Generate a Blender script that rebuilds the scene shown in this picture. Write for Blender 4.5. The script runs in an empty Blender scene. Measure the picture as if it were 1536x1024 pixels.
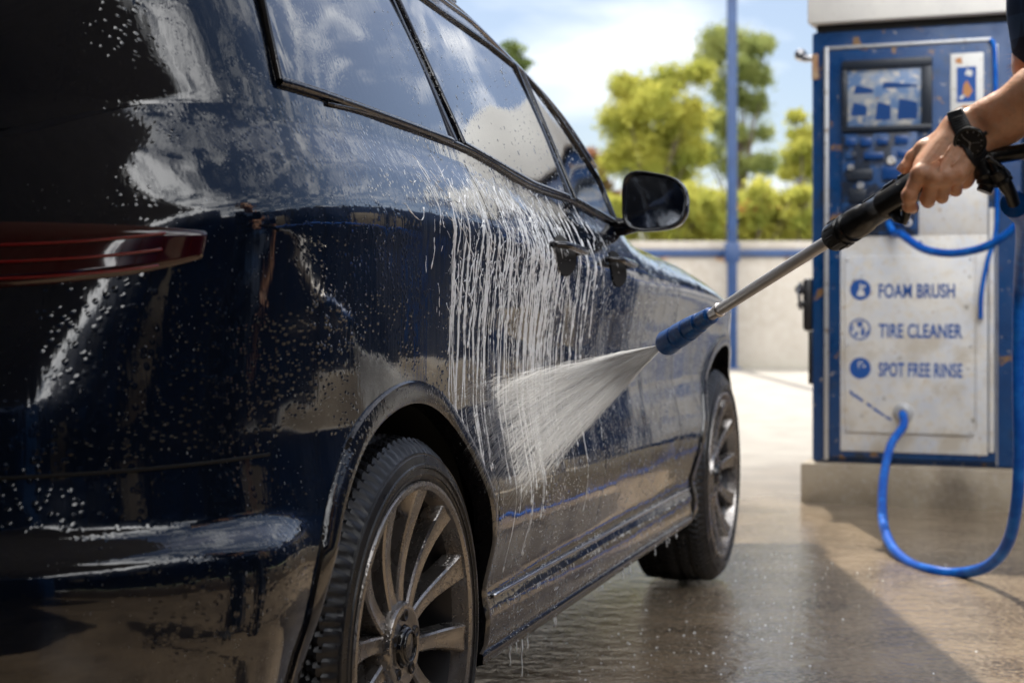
import bpy, bmesh, math, random
import numpy as np
from mathutils import Vector, Matrix
R = math.radians
random.seed(7); rng = np.random.default_rng(11)
S = bpy.context.scene
C = S.collection
F_PX = 2457.0; CAM_H = 0.943

def at(x, y, D):
    """a point at distance D seen in the 1536 px photo at x, y"""
    return Vector(((x-768)/F_PX*D, D, CAM_H+(451-y)/F_PX*D))

# ------------------------------------------------------------------ helpers
def link(o, parent=None):
    C.objects.link(o)
    if parent is not None: o.parent = parent
    return o

def mesh_obj(name, verts, faces, mats, parent=None, smooth=True, fmat=None):
    me = bpy.data.meshes.new(name)
    if isinstance(verts, np.ndarray): verts = verts.tolist()
    if isinstance(faces, np.ndarray): faces = faces.tolist()
    me.from_pydata(verts, [], faces)
    if not isinstance(mats, (list, tuple)): mats = [mats]
    for m in mats: me.materials.append(m)
    if fmat is not None: me.polygons.foreach_set('material_index', fmat)
    if smooth: me.polygons.foreach_set('use_smooth', [True]*len(me.polygons))
    me.update()
    return link(bpy.data.objects.new(name, me), parent)

def tag(o, label=None, cat=None, group=None, kind=None):
    if label: o['label'] = label
    if cat: o['category'] = cat
    if group: o['group'] = group
    if kind: o['kind'] = kind
    return o

def empty(name, loc=(0, 0, 0), rz=0, parent=None):
    o = bpy.data.objects.new(name, None); o.empty_display_size = .1
    o.location = loc; o.rotation_euler = (0, 0, rz)
    return link(o, parent)

def fix_normals(o):
    bm = bmesh.new(); bm.from_mesh(o.data)
    bmesh.ops.recalc_face_normals(bm, faces=bm.faces)
    bm.to_mesh(o.data); bm.free(); return o

class MB:
    """collects shapes into one mesh"""
    def __init__(s): s.v = []; s.f = []; s.m = []; s.cur = 0
    def add(s, v, f):
        b = len(s.v); s.v += [tuple(p) for p in v]; s.f += [tuple(i+b for i in q) for q in f]; s.m += [s.cur]*len(f)
    def box(s, x0, x1, y0, y1, z0, z1, b=0.0):
        b = min(b, (x1-x0)*.45, (y1-y0)*.45, (z1-z0)*.45)
        if b <= 0:
            v = [(x, y, z) for x in (x0, x1) for y in (y0, y1) for z in (z0, z1)]
            f = [(0,1,3,2),(4,6,7,5),(0,4,5,1),(2,3,7,6),(0,2,6,4),(1,5,7,3)]
            s.add(v, f); return
        bm = bmesh.new(); bmesh.ops.create_cube(bm, size=1)
        for q in bm.verts: q.co = Vector(((x0+x1)/2+q.co.x*(x1-x0), (y0+y1)/2+q.co.y*(y1-y0), (z0+z1)/2+q.co.z*(z1-z0)))
        bmesh.ops.bevel(bm, geom=bm.edges[:], offset=b, segments=2, profile=.5, affect='EDGES')
        bm.verts.index_update()
        s.add([q.co[:] for q in bm.verts], [[q.index for q in f.verts] for f in bm.faces]); bm.free()
    def tube(s, pts, rad, n=12, cap=True, flat=1.0):
        pts = [Vector(p) for p in pts]
        if not isinstance(rad, (list, tuple, np.ndarray)): rad = [rad]*len(pts)
        up = Vector((0, 0, 1)); b = len(s.v); prev = None
        for i, p in enumerate(pts):
            t = (pts[min(i+1, len(pts)-1)]-pts[max(i-1, 0)]).normalized()
            if prev is None:
                a = up if abs(t.dot(up)) < .95 else Vector((1, 0, 0))
                nrm = t.cross(a).normalized()
            else:
                nrm = (prev - t*prev.dot(t)).normalized()
            prev = nrm; bi = t.cross(nrm)
            for k in range(n):
                a = 2*math.pi*k/n
                s.v.append(tuple(p+(nrm*math.cos(a)+bi*math.sin(a)*flat)*rad[i]))
        for i in range(len(pts)-1):
            for k in range(n):
                k2 = (k+1) % n
                s.f.append((b+i*n+k, b+i*n+k2, b+(i+1)*n+k2, b+(i+1)*n+k)); s.m.append(s.cur)
        if cap:
            s.f.append(tuple(b+k for k in range(n))[::-1]); s.m.append(s.cur)
            e = b+(len(pts)-1)*n
            s.f.append(tuple(e+k for k in range(n))); s.m.append(s.cur)
    def lathe(s, prof, n=48, axis='x', o=(0, 0, 0), close=False):
        """prof: list of (a, r) with a along the axis"""
        b = len(s.v)
        for a, r in prof:
            for k in range(n):
                t = 2*math.pi*k/n; c, d = r*math.cos(t), r*math.sin(t)
                p = {'x': (a, c, d), 'y': (c, a, d), 'z': (c, d, a)}[axis]
                s.v.append((p[0]+o[0], p[1]+o[1], p[2]+o[2]))
        m = len(prof)
        for i in range(m if close else m-1):
            j = (i+1) % m
            for k in range(n):
                k2 = (k+1) % n
                s.f.append((b+i*n+k, b+i*n+k2, b+j*n+k2, b+j*n+k)); s.m.append(s.cur)
    def build(s, name, mats, parent=None, smooth=True, fix=True, auto=None):
        o = mesh_obj(name, s.v, s.f, mats, parent, smooth, s.m)
        if fix: fix_normals(o)
        if auto is not None: sharp(o, auto)
        return o

def sharp(o, deg=35):
    bm = bmesh.new(); bm.from_mesh(o.data); lim = R(deg)
    for e in bm.edges:
        if len(e.link_faces) == 2 and e.calc_face_angle(0) > lim: e.smooth = False
    bm.to_mesh(o.data); bm.free()

def hermite(xs, ys):
    xs = np.array(xs, float); ys = np.array(ys, float)
    d = np.diff(ys)/np.diff(xs); m = np.empty_like(ys)
    m[1:-1] = np.where(d[:-1]*d[1:] > 0, 2*d[:-1]*d[1:]/(d[:-1]+d[1:]+1e-12), 0); m[0] = d[0]; m[-1] = d[-1]
    def f(x):
        x = np.clip(np.asarray(x, float), xs[0], xs[-1])
        i = np.clip(np.searchsorted(xs, x)-1, 0, len(xs)-2)
        h = xs[i+1]-xs[i]; t = (x-xs[i])/h
        return (ys[i]*(1+2*t)*(1-t)**2 + m[i]*h*t*(1-t)**2 + ys[i+1]*t*t*(3-2*t) + m[i+1]*h*t*t*(t-1))
    return f

def spline(pts, n=12):
    """Catmull-Rom through 3-D points"""
    p = [Vector(q) for q in pts]; p = [p[0]*2-p[1]]+p+[p[-1]*2-p[-2]]; out = []
    for i in range(1, len(p)-2):
        for k in range(n):
            t = k/n
            out.append(.5*((2*p[i])+(p[i+1]-p[i-1])*t+(2*p[i-1]-5*p[i]+4*p[i+1]-p[i+2])*t*t+(3*p[i]-p[i-1]-3*p[i+1]+p[i+2])*t**3))
    out.append(p[-2]); return out

# ------------------------------------------------------------------ materials
def N(nt, t, **kw):
    n = nt.nodes.new(t)
    for k, v in kw.items():
        if k == 'inp':
            for a, b in v.items(): n.inputs[a].default_value = b
        else: setattr(n, k, v)
    return n

def mat(name, col, rough=.5, metal=0, coat=0, noise=None, bump=None, spec=None, ior=None, trans=0, rvar=None, subs=0, alpha=None):
    """noise=(scale, colour2, low, high); bump=(scale, strength, distance)"""
    m = bpy.data.materials.new(name); m.use_nodes = True; nt = m.node_tree; L = nt.links.new
    b = nt.nodes['Principled BSDF']
    b.inputs['Base Color'].default_value = (*col, 1); b.inputs['Roughness'].default_value = rough
    b.inputs['Metallic'].default_value = metal; b.inputs['Coat Weight'].default_value = coat; b.inputs['Coat Roughness'].default_value = .03
    if ior: b.inputs['IOR'].default_value = ior
    if trans: b.inputs['Transmission Weight'].default_value = trans
    if alpha is not None: b.inputs['Alpha'].default_value = alpha
    if subs:
        b.inputs['Subsurface Weight'].default_value = subs; b.inputs['Subsurface Radius'].default_value = (.012, .005, .003); b.inputs['Subsurface Scale'].default_value = .6
    tc = N(nt, 'ShaderNodeTexCoord')
    def nz(sc, det=6):
        n = N(nt, 'ShaderNodeTexNoise', inp={'Scale': sc, 'Detail': det, 'Roughness': .6}); L(tc.outputs['Object'], n.inputs['Vector']); return n
    if noise:
        layers = noise if isinstance(noise, list) else [noise]
        prev = None
        for (sc, c2, lo, hi) in layers:
            n = nz(sc); mr = N(nt, 'ShaderNodeMapRange', inp={'From Min': lo, 'From Max': hi}); L(n.outputs['Fac'], mr.inputs['Value'])
            mx = N(nt, 'ShaderNodeMix', data_type='RGBA'); mx.inputs[6].default_value = (*col, 1); mx.inputs[7].default_value = (*c2, 1)
            if prev: L(prev, mx.inputs[6])
            L(mr.outputs[0], mx.inputs[0]); prev = mx.outputs[2]
        L(prev, b.inputs['Base Color'])
    if rvar:
        n = nz(rvar[0]); mr = N(nt, 'ShaderNodeMapRange', inp={'From Min': .35, 'From Max': .65, 'To Min': rvar[1], 'To Max': rvar[2]})
        L(n.outputs['Fac'], mr.inputs['Value']); L(mr.outputs[0], b.inputs['Roughness'])
    if bump:
        n = nz(bump[0]); bp = N(nt, 'ShaderNodeBump', inp={'Strength': bump[1], 'Distance': bump[2]})
        L(n.outputs['Fac'], bp.inputs['Height']); L(bp.outputs[0], b.inputs['Normal'])
    return m

def wet_bumps(m, beads=70, amount=.5, warp=6, warp_amt=.3, dist=.002, streak=True):
    """water beads and runs standing on a glossy surface, as relief"""
    nt = m.node_tree; L = nt.links.new; b = nt.nodes['Principled BSDF']
    tc = N(nt, 'ShaderNodeTexCoord')
    v = N(nt, 'ShaderNodeTexVoronoi', inp={'Scale': beads}); L(tc.outputs['Object'], v.inputs['Vector'])
    mr = N(nt, 'ShaderNodeMapRange', inp={'From Min': .0, 'From Max': .42, 'To Min': 1, 'To Max': 0}); L(v.outputs['Distance'], mr.inputs['Value'])
    g = N(nt, 'ShaderNodeTexNoise', inp={'Scale': 5.0, 'Detail': 3}); L(tc.outputs['Object'], g.inputs['Vector'])
    gm = N(nt, 'ShaderNodeMapRange', inp={'From Min': .42, 'From Max': .62}); L(g.outputs['Fac'], gm.inputs['Value'])
    mu = N(nt, 'ShaderNodeMath', operation='MULTIPLY'); L(mr.outputs[0], mu.inputs[0]); L(gm.outputs[0], mu.inputs[1])
    mp = N(nt, 'ShaderNodeMapping'); mp.inputs['Scale'].default_value = (60, 60, 3.0); L(tc.outputs['Object'], mp.inputs['Vector'])
    st = N(nt, 'ShaderNodeTexNoise', inp={'Scale': 1, 'Detail': 4}); L(mp.outputs[0], st.inputs['Vector'])
    b1 = N(nt, 'ShaderNodeBump', inp={'Strength': warp_amt, 'Distance': .05})
    w = N(nt, 'ShaderNodeTexNoise', inp={'Scale': warp, 'Detail': 2}); L(tc.outputs['Object'], w.inputs['Vector']); L(w.outputs['Fac'], b1.inputs['Height'])
    b2 = N(nt, 'ShaderNodeBump', inp={'Strength': .22 if streak else .05, 'Distance': .0015}); L(st.outputs['Fac'], b2.inputs['Height']); L(b1.outputs[0], b2.inputs['Normal'])
    b3 = N(nt, 'ShaderNodeBump', inp={'Strength': amount, 'Distance': dist}); L(mu.outputs[0], b3.inputs['Height']); L(b2.outputs[0], b3.inputs['Normal'])
    L(b3.outputs[0], b.inputs['Normal']); L(b3.outputs[0], b.inputs['Coat Normal'])
    return m

M = {}
M['paint'] = wet_bumps(mat('black_paint', (.003, .006, .014), .1, coat=1, rvar=(9, .03, .10), ior=1.5), 85, .4, 4, .10, .0015)
M['glass'] = wet_bumps(mat('dark_glass', (.003, .006, .012), .015, coat=1, ior=1.9), 130, .06, 2.2, .03, .0008, False)
M['black_gloss'] = wet_bumps(mat('gloss_trim', (.006, .006, .008), .12, coat=.6), 120, .5, 5, .05)
M['trim'] = mat('black_plastic', (.012, .012, .014), .38, bump=(300, .2, .001))
M['inner'] = mat('wheel_well', (.006, .006, .006), .8)
M['chrome'] = mat('chrome', (.62, .62, .64), .14, 1, rvar=(12, .08, .25))
M['rubber'] = mat('wet_tyre', (.013, .014, .017), .34, noise=(30, (.03, .03, .035), .5, .7), bump=(160, .25, .001), rvar=(14, .18, .5))
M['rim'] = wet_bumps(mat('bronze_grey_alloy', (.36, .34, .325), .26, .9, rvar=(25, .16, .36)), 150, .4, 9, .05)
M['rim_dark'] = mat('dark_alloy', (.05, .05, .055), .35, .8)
M['disc'] = mat('brake_steel', (.42, .40, .38), .35, 1)
M['red'] = mat('tail_red', (.035, .002, .003), .08, coat=1)
M['red_bright'] = mat('lamp_red', (.22, .008, .008), .12, coat=1)
M['foam'] = mat('soap_foam', (.93, .95, .97), .3, coat=.3, ior=1.35, subs=0)
M['water'] = mat('water_beads', (.75, .8, .86), .06, ior=1.33, trans=.55)
M['mirror'] = mat('mirror_face', (.30, .33, .38), .05, 1, bump=(60, .12, .001))

M['blue'] = mat('cabinet_blue', (.003, .038, .135), .38, noise=[(3.5, (.006, .055, .175), .4, .7), (38, (.003, .022, .09), .55, .75), (7, (.02, .03, .05), .58, .70), (11, (.20, .12, .06), .61, .65), (33, (.30, .28, .27), .64, .68)], bump=(40, .15, .002), rvar=(8, .25, .5))
M['panel_blue'] = mat('panel_blue', (.0015, .016, .06), .4, noise=[(2, (.003, .028, .10), .4, .7), (9, (.03, .03, .035), .62, .7)])
M['blue_post'] = mat('post_blue', (.004, .027, .095), .4, noise=[(6, (.007, .04, .13), .4, .7), (20, (.15, .09, .05), .70, .75)])
M['plate'] = mat('worn_plate', (.66, .645, .615), .42, noise=[(6, (.54, .57, .63), .4, .65), (30, (.60, .55, .47), .5, .7), (5, (.50, .46, .40), .52, .66), (45, (.34, .22, .12), .64, .70), (16, (.25, .23, .2), .66, .72)], bump=(60, .1, .002))
M['grey_metal'] = mat('header_grey', (.78, .77, .73), .5, noise=[(4, (.68, .67, .65), .4, .7), (50, (.3, .26, .2), .66, .74)])
M['silver'] = mat('worn_silver', (.50, .51, .53), .35, .5, noise=[(30, (.25, .2, .16), .58, .68)])
M['bezel'] = mat('bezel', (.016, .022, .034), .35, noise=[(20, (.07, .07, .08), .6, .7)])
M['screen'] = mat('old_screen', (.30, .33, .37), .18, noise=[(9, (.12, .2, .36), .45, .55), (24, (.45, .44, .42), .55, .62), (50, (.3, .18, .08), .66, .7)])
M['controls'] = mat('control_dark', (.012, .02, .04), .4, noise=[(12, (.02, .07, .20), .5, .58), (40, (.14, .13, .13), .64, .7)])
M['white_stk'] = mat('sticker_white', (.62, .62, .60), .45, noise=[(40, (.40, .36, .30), .58, .7)])
M['ink_blue'] = mat('ink_blue', (.006, .07, .30), .5)
M['ink_orange'] = mat('ink_orange', (.45, .20, .07), .5)
M['btn_blue'] = mat('button_blue', (.008, .05, .19), .3, coat=.5)
M['conc'] = mat('plinth_concrete', (.34, .29, .22), .75, noise=[(5, (.26, .21, .15), .4, .65), (40, (.36, .32, .27), .5, .7), (2.4, (.13, .105, .08), .55, .75)], bump=(50, .5, .006))
M['wall'] = mat('beige_wall', (.35, .315, .27), .85, noise=[(1.3, (.27, .24, .20), .4, .7), (9, (.38, .35, .31), .45, .7)], bump=(30, .2, .005))
M['rust'] = mat('rust_stain', (.32, .17, .09), .9, noise=(30, (.45, .33, .22), .4, .6))
M['hose'] = mat('hose_blue', (.003, .070, .37), .42, ior=1.18, coat=.05, bump=(30, .1, .002), noise=(14, (.01, .13, .5), .45, .65))
M['nozzle'] = mat('nozzle_blue', (.006, .085, .34), .35, coat=.3, bump=(160, .25, .001), noise=(60, (.015, .14, .46), .5, .65))
M['steel'] = mat('lance_steel', (.86, .84, .82), .34, .9)
M['gun'] = mat('gun_black', (.010, .011, .013), .28, coat=.2, bump=(220, .12, .0006), noise=(50, (.03, .03, .034), .6, .7))
M['strap'] = mat('strap_black', (.014, .015, .018), .35)
M['dial'] = mat('dial_black', (.004, .004, .006), .15, coat=1)
M['mark'] = mat('dial_marks', (.35, .35, .36), .3)
M['skin'] = mat('skin', (.82, .46, .29), .38, subs=.2, noise=[(22, (.68, .33, .19), .42, .62), (90, (.66, .38, .26), .5, .7), (300, (.47, .22, .13), .63, .75)], bump=(190, .33, .0016))
M['nail'] = mat('nail', (.62, .38, .30), .2, coat=.4)
M['hair'] = mat('hair_brown', (.06, .035, .02), .5, bump=(60, .8, .01))
M['armhair'] = mat('arm_hair', (.5, .34, .2), .5)
M['denim'] = mat('denim', (.02, .035, .07), .85, noise=(60, (.035, .055, .1), .4, .7))
M['shoe'] = mat('shoe', (.03, .03, .03), .6)
M['eye'] = mat('eye', (.7, .7, .68), .1)
M['bark'] = mat('bark', (.10, .075, .05), .9, bump=(20, .6, .02))
M['soffit'] = mat('canopy_soffit', (.40, .42, .44), .6, noise=(4, (.33, .34, .36), .4, .6))

def plaid():
    m = mat('plaid_shirt', (.01, .03, .09), .85); nt = m.node_tree; L = nt.links.new; b = nt.nodes['Principled BSDF']
    tc = N(nt, 'ShaderNodeTexCoord'); acc = None
    for ax, sc in (('X', 26), ('Z', 26), ('Y', 26)):
        w = N(nt, 'ShaderNodeTexWave', wave_type='BANDS', bands_direction=ax, inp={'Scale': sc/6.28*1.0, 'Distortion': .4, 'Detail': 1}); L(tc.outputs['Object'], w.inputs['Vector'])
        g = N(nt, 'ShaderNodeMath', operation='GREATER_THAN'); g.inputs[1].default_value = .62; L(w.outputs['Fac'], g.inputs[0])
        if acc is None: acc = g.outputs[0]
        else:
            a = N(nt, 'ShaderNodeMath', operation='ADD'); L(acc, a.inputs[0]); L(g.outputs[0], a.inputs[1]); acc = a.outputs[0]
    r = N(nt, 'ShaderNodeMapRange', inp={'From Min': 0, 'From Max': 3}); L(acc, r.inputs['Value'])
    cr = N(nt, 'ShaderNodeValToRGB'); cr.color_ramp.elements[0].color = (.004, .012, .04, 1); cr.color_ramp.elements[1].color = (.05, .13, .32, 1)
    L(r.outputs[0], cr.inputs['Fac']); L(cr.outputs[0], b.inputs['Base Color']); return m
M['plaid'] = plaid()

def leaf_mat(name, c1, c2, tr=.5, sc=1.2):
    m = bpy.data.materials.new(name); m.use_nodes = True; nt = m.node_tree; nt.nodes.clear(); L = nt.links.new
    out = N(nt, 'ShaderNodeOutputMaterial'); d = N(nt, 'ShaderNodeBsdfDiffuse'); t = N(nt, 'ShaderNodeBsdfTranslucent'); mx = N(nt, 'ShaderNodeMixShader', inp={0: tr})
    tc = N(nt, 'ShaderNodeTexCoord'); n = N(nt, 'ShaderNodeTexNoise', inp={'Scale': sc, 'Detail': 5, 'Roughness': .7}); L(tc.outputs['Object'], n.inputs['Vector'])
    cr = N(nt, 'ShaderNodeValToRGB'); cr.color_ramp.elements[0].position = .38; cr.color_ramp.elements[1].position = .62
    cr.color_ramp.elements[0].color = (*c1, 1); cr.color_ramp.elements[1].color = (*c2, 1); L(n.outputs['Fac'], cr.inputs['Fac'])
    L(cr.outputs[0], d.inputs['Color']); L(cr.outputs[0], t.inputs['Color']); L(d.outputs[0], mx.inputs[1]); L(t.outputs[0], mx.inputs[2]); L(mx.outputs[0], out.inputs[0]); return m
M['leaf'] = leaf_mat('leaves_mid', (.17, .21, .07), (.38, .40, .14), .55)
M['leaf_yellow'] = leaf_mat('leaves_yellow', (.26, .29, .06), (.60, .56, .13), .58)
M['leaf_dark'] = leaf_mat('leaves_dark', (.09, .13, .05), (.2, .24, .08))
M['leaf_pink'] = leaf_mat('leaves_pink', (.20, .20, .05), (.42, .20, .14))
M['petal'] = leaf_mat('petals_red', (.45, .10, .06), (.5, .16, .08))
M['grass'] = mat('grass_ground', (.06, .09, .02), .9, noise=(2, (.10, .13, .03), .4, .6))

def ground_mat():
    m = mat('wet_concrete', (.28, .225, .165), .3); nt = m.node_tree; L = nt.links.new; b = nt.nodes['Principled BSDF']; b.inputs['IOR'].default_value = 1.4
    tc = N(nt, 'ShaderNodeTexCoord')
    def nz(sc, d=6, r=.6):
        n = N(nt, 'ShaderNodeTexNoise', inp={'Scale': sc, 'Detail': d, 'Roughness': r}); L(tc.outputs['Object'], n.inputs['Vector']); return n
    def mr(src, a, c, lo, hi):
        q = N(nt, 'ShaderNodeMapRange', inp={'From Min': a, 'From Max': c, 'To Min': lo, 'To Max': hi}); L(src, q.inputs['Value']); return q.outputs[0]
    def mix(f, a, c):
        x = N(nt, 'ShaderNodeMix', data_type='RGBA'); L(f, x.inputs[0])
        for s, i in ((a, 6), (c, 7)):
            if isinstance(s, tuple): x.inputs[i].default_value = (*s, 1)
            else: L(s, x.inputs[i])
        return x.outputs[2]
    # how far from the washing bay: the concrete dries out and pales towards the back
    sp = N(nt, 'ShaderNodeSeparateXYZ'); L(tc.outputs['Object'], sp.inputs[0])
    big = nz(.7, 4); ad = N(nt, 'ShaderNodeMath', operation='MULTIPLY_ADD'); L(big.outputs['Fac'], ad.inputs[0]); ad.inputs[1].default_value = 3.0; L(sp.outputs['Y'], ad.inputs[2])
    dry = mr(ad.outputs[0], 8.6, 11.5, 0, 1)
    c1 = mix(mr(nz(2.2).outputs['Fac'], .4, .62, 0, 1), (.24, .18, .12), (.10, .072, .048))
    c2 = mix(mr(nz(55, 4).outputs['Fac'], .45, .7, 0, 1), c1, (.33, .27, .20))
    cd = mix(mr(nz(3).outputs['Fac'], .4, .65, 0, 1), (.31, .285, .25), (.23, .21, .18))
    sp2 = mix(mr(nz(130, 2).outputs['Fac'], .68, .72, 0, 1), c2, (.10, .06, .03))
    L(mix(dry, sp2, cd), b.inputs['Base Color'])
    wetr = mr(nz(1.6, 5).outputs['Fac'], .42, .62, .02, .13)
    x = N(nt, 'ShaderNodeMix', data_type='FLOAT'); L(dry, x.inputs[0]); L(wetr, x.inputs[2]); x.inputs[3].default_value = .6; L(x.outputs[0], b.inputs['Roughness'])
    h1 = N(nt, 'ShaderNodeBump', inp={'Strength': .42, 'Distance': .014}); L(nz(14, 4).outputs['Fac'], h1.inputs['Height'])
    h2 = N(nt, 'ShaderNodeBump', inp={'Strength': .26, 'Distance': .003}); L(nz(75, 4, .7).outputs['Fac'], h2.inputs['Height']); L(h1.outputs[0], h2.inputs['Normal'])
    L(h2.outputs[0], b.inputs['Normal']); return m
M['ground'] = ground_mat()

# ------------------------------------------------------------------ signed-distance modelling -> surface nets
def caps(P, a, b, ra, rb):
    a = np.array(a, np.float32); b = np.array(b, np.float32); d = b-a
    t = np.clip(((P-a)@d)/max(float(d@d), 1e-9), 0, 1)
    return np.linalg.norm(P-(a+t[..., None]*d), axis=-1)-(ra+(rb-ra)*t)
def ell(P, c, r, rot=None):
    q = P-np.array(c, np.float32)
    if rot is not None: q = q@np.array(rot, np.float32)
    q = q/np.array(r, np.float32); k = np.linalg.norm(q, axis=-1)
    return (k-1)*min(r)*1.0
def smin(a, b, k):
    h = np.clip(.5+.5*(b-a)/k, 0, 1); return b*(1-h)+a*h-k*h*(1-h)

def nets(fn, lo, hi, step):
    lo = np.array(lo, np.float32); hi = np.array(hi, np.float32); n = np.ceil((hi-lo)/step).astype(int)+1
    ax = [lo[i]+step*np.arange(n[i], dtype=np.float32) for i in range(3)]
    V = np.empty(n, np.float32); B = 8; h = B*step; hd = h*.87*1.25+step
    nb = (n+B-1)//B; cc = np.stack(np.meshgrid(*[lo[i]+(np.arange(nb[i], dtype=np.float32)+.5)*h for i in range(3)], indexing='ij'), -1)
    vc = fn(cc.reshape(-1, 3)).reshape(nb)
    V[:] = np.repeat(np.repeat(np.repeat(vc, B, 0), B, 1), B, 2)[:n[0], :n[1], :n[2]]
    near = np.argwhere(np.abs(vc) < hd); rel = np.stack(np.meshgrid(*[np.arange(B)]*3, indexing='ij'), -1).reshape(-1, 3)
    for c0_ in range(0, len(near), 1500):
        I = (near[c0_:c0_+1500, None]*B+rel[None]).reshape(-1, 3); I = I[(I < n).all(1)]
        V[tuple(I.T)] = fn((lo+I*np.float32(step)).astype(np.float32))
    s = V < 0
    cs = [s[i:n[0]-1+i, j:n[1]-1+j, k:n[2]-1+k] for i in (0, 1) for j in (0, 1) for k in (0, 1)]
    cnt = sum(c.astype(np.int8) for c in cs); act = (cnt > 0) & (cnt < 8)
    idx = np.full(act.shape, -1, np.int64); ijk = np.argwhere(act); idx[act] = np.arange(len(ijk))
    acc = np.zeros((len(ijk), 3)); w = np.zeros(len(ijk))
    off = np.array([(i, j, k) for i in (0, 1) for j in (0, 1) for k in (0, 1)])
    for a in range(8):
        for b in range(a+1, 8):
            if np.abs(off[a]-off[b]).sum() != 1: continue
            pa = ijk+off[a]; pb = ijk+off[b]; va = V[tuple(pa.T)]; vb = V[tuple(pb.T)]
            m = (va < 0) != (vb < 0); t = va[m]/(va[m]-vb[m]); acc[m] += pa[m]+(pb[m]-pa[m])*t[:, None]; w[m] += 1
    verts = lo+step*acc/w[:, None]; faces = []
    for d in range(3):
        o1, o2 = (d+1) % 3, (d+2) % 3
        sl0 = [slice(1, -1)]*3; sl1 = [slice(1, -1)]*3; sl0[d] = slice(0, -1); sl1[d] = slice(1, None)
        A = s[tuple(sl0)]; B = s[tuple(sl1)]
        for flip, msk in ((False, A & ~B), (True, ~A & B)):
            e = np.argwhere(msk)
            if not len(e): continue
            e = e.copy(); sh = np.ones(3, int); sh[d] = 0; e = e+sh
            q = []
            for (x, y) in ((0, 0), (-1, 0), (-1, -1), (0, -1)):
                c = e.copy(); c[:, o1] += x; c[:, o2] += y; q.append(idx[tuple(c.T)])
            q = np.stack(q, 1); q = q[:, ::-1] if flip else q
            faces.append(q[(q >= 0).all(1)])
    return verts, np.concatenate(faces)

# ================================================================== CAR
PHI = math.atan2(.302, .953)
car = empty('car', (-.186, 2.76, 0), -PHI)
tag(car, 'wet black car with soap foam running down its doors, being rinsed', 'car')
car_mat = Matrix.Translation((-.186, 2.76, 0)) @ Matrix.Rotation(-PHI, 4, 'Z')
XC = -.93
WR = (-.008, .368); WF = (2.9, .365); AR = .405; AF = .43
ztop = hermite([-1, -.85, -.6, 0, .44, .91, 1.23, 1.5, 1.8, 2.2, 2.6, 3.0, 3.4, 3.8], [1.08, 1.14, 1.22, 1.252, 1.237, 1.19, 1.178, 1.152, 1.128, 1.112, 1.085, 1.03, .94, .80])
prof = hermite([.18, .25, .29, .335, .36, .385, .43, .50, .56, .64, .74, .84, .91, .945, .98, 1.03, 1.10, 1.18, 1.26],
               [-.05, -.010, .010, .012, .004, .000, .008, .024, .028, .016, .000, .002, .010, .014, .018, .024, .002, -.040, -.062])
def sstep(a, b, x):
    t = np.clip((x-a)/(b-a), 0, 1); return t*t*(3-2*t)
def ledge(u, z): return sstep(-.38, -.55, u)*(sstep(.645, .605, z))*.035
UR, UF = -.15, 2.85
def ur(z): return -.90-.03*np.exp(-((z-.55)/.22)**2)-.03*sstep(.645, .605, z)+.10*sstep(.75, 1.15, z)
def uf(z): return 3.78+.03*np.exp(-((z-.6)/.2)**2)-.18*sstep(.7, 1.0, z)
def side(u, z):
    """x of the right body side at u (forwards from the rear axle) and z"""
    u = np.asarray(u, float); z = np.asarray(z, float)
    zt = ztop(u); zz = z-(zt-1.19)*.75*sstep(.55, 1.0, z)
    v = prof(zz)
    v = v+.018*np.exp(-((u-WR[0])/.45)**2)*sstep(.3, .5, z)*sstep(1.1, .85, z)+.020*np.exp(-((u-WF[0])/.42)**2)*sstep(.3, .5, z)*sstep(1.05, .8, z)
    v = v-.11*sstep(1.65, 2.2, u)*np.clip((z-(zt-.13))/.13, 0, 1)**2.2 - .06*sstep(-.3, -.7, u)*np.clip((z-(zt-.2))/.2, 0, 1)**2
    v = v+ledge(u, z)
    w = v-XC
    t = np.clip((UR-u)/(UR-ur(z)), 0, 1); w = w*(1-t**3.0)**(1/3.0)
    t = np.clip((u-UF)/(uf(z)-UF), 0, 1); w = w*(1-t**2.5)**(1/2.5)
    return XC+w
th = np.linspace(math.pi/2, 0, 34)[:-1]
cols = [('r', math.sin(a)**(2/3.0)) for a in th]
us = list(np.arange(UR, UF+.001, .0165))
GAPS = [(.425, .430), (1.278, 1.283), (2.165, 2.170)]
for g in GAPS: us = [u for u in us if not (g[0]-.008 < u < g[1]+.008)]+list(g)
us.sort(); cols += [('s', u) for u in us]
cols += [('f', math.sin(a)**(2/2.5)) for a in np.linspace(0, math.pi/2, 34)[1:]]
rows = np.concatenate([np.linspace(0, .16, 12)[:-1], np.linspace(.16, 1, 62)])
ZB = hermite([-1, -.5, .3, .4, 2.3, 2.5, 3.8], [.27, .26, .25, .245, .26, .26, .24])
def cu(c, z):
    k, t = c
    return UR-t*(UR-ur(z)) if k == 'r' else (t if k == 's' else UF+t*(uf(z)-UF))
def body_grid():
    G = np.zeros((len(cols), len(rows), 3))
    for i, c in enumerate(cols):
        u0 = float(cu(c, .7)); zb, zt = float(ZB(u0)), float(ztop(u0))
        z = zb+(zt-zb)*rows; u = np.array([float(cu(c, q)) for q in z]); x = side(u, z)
        if c[0] != 's' and c[1] > .999999: x = np.full_like(x, XC)
        G[i, :, 0] = x; G[i, :, 1] = u; G[i, :, 2] = z
    return G
G = body_grid(); nI, nJ = G.shape[:2]
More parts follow.
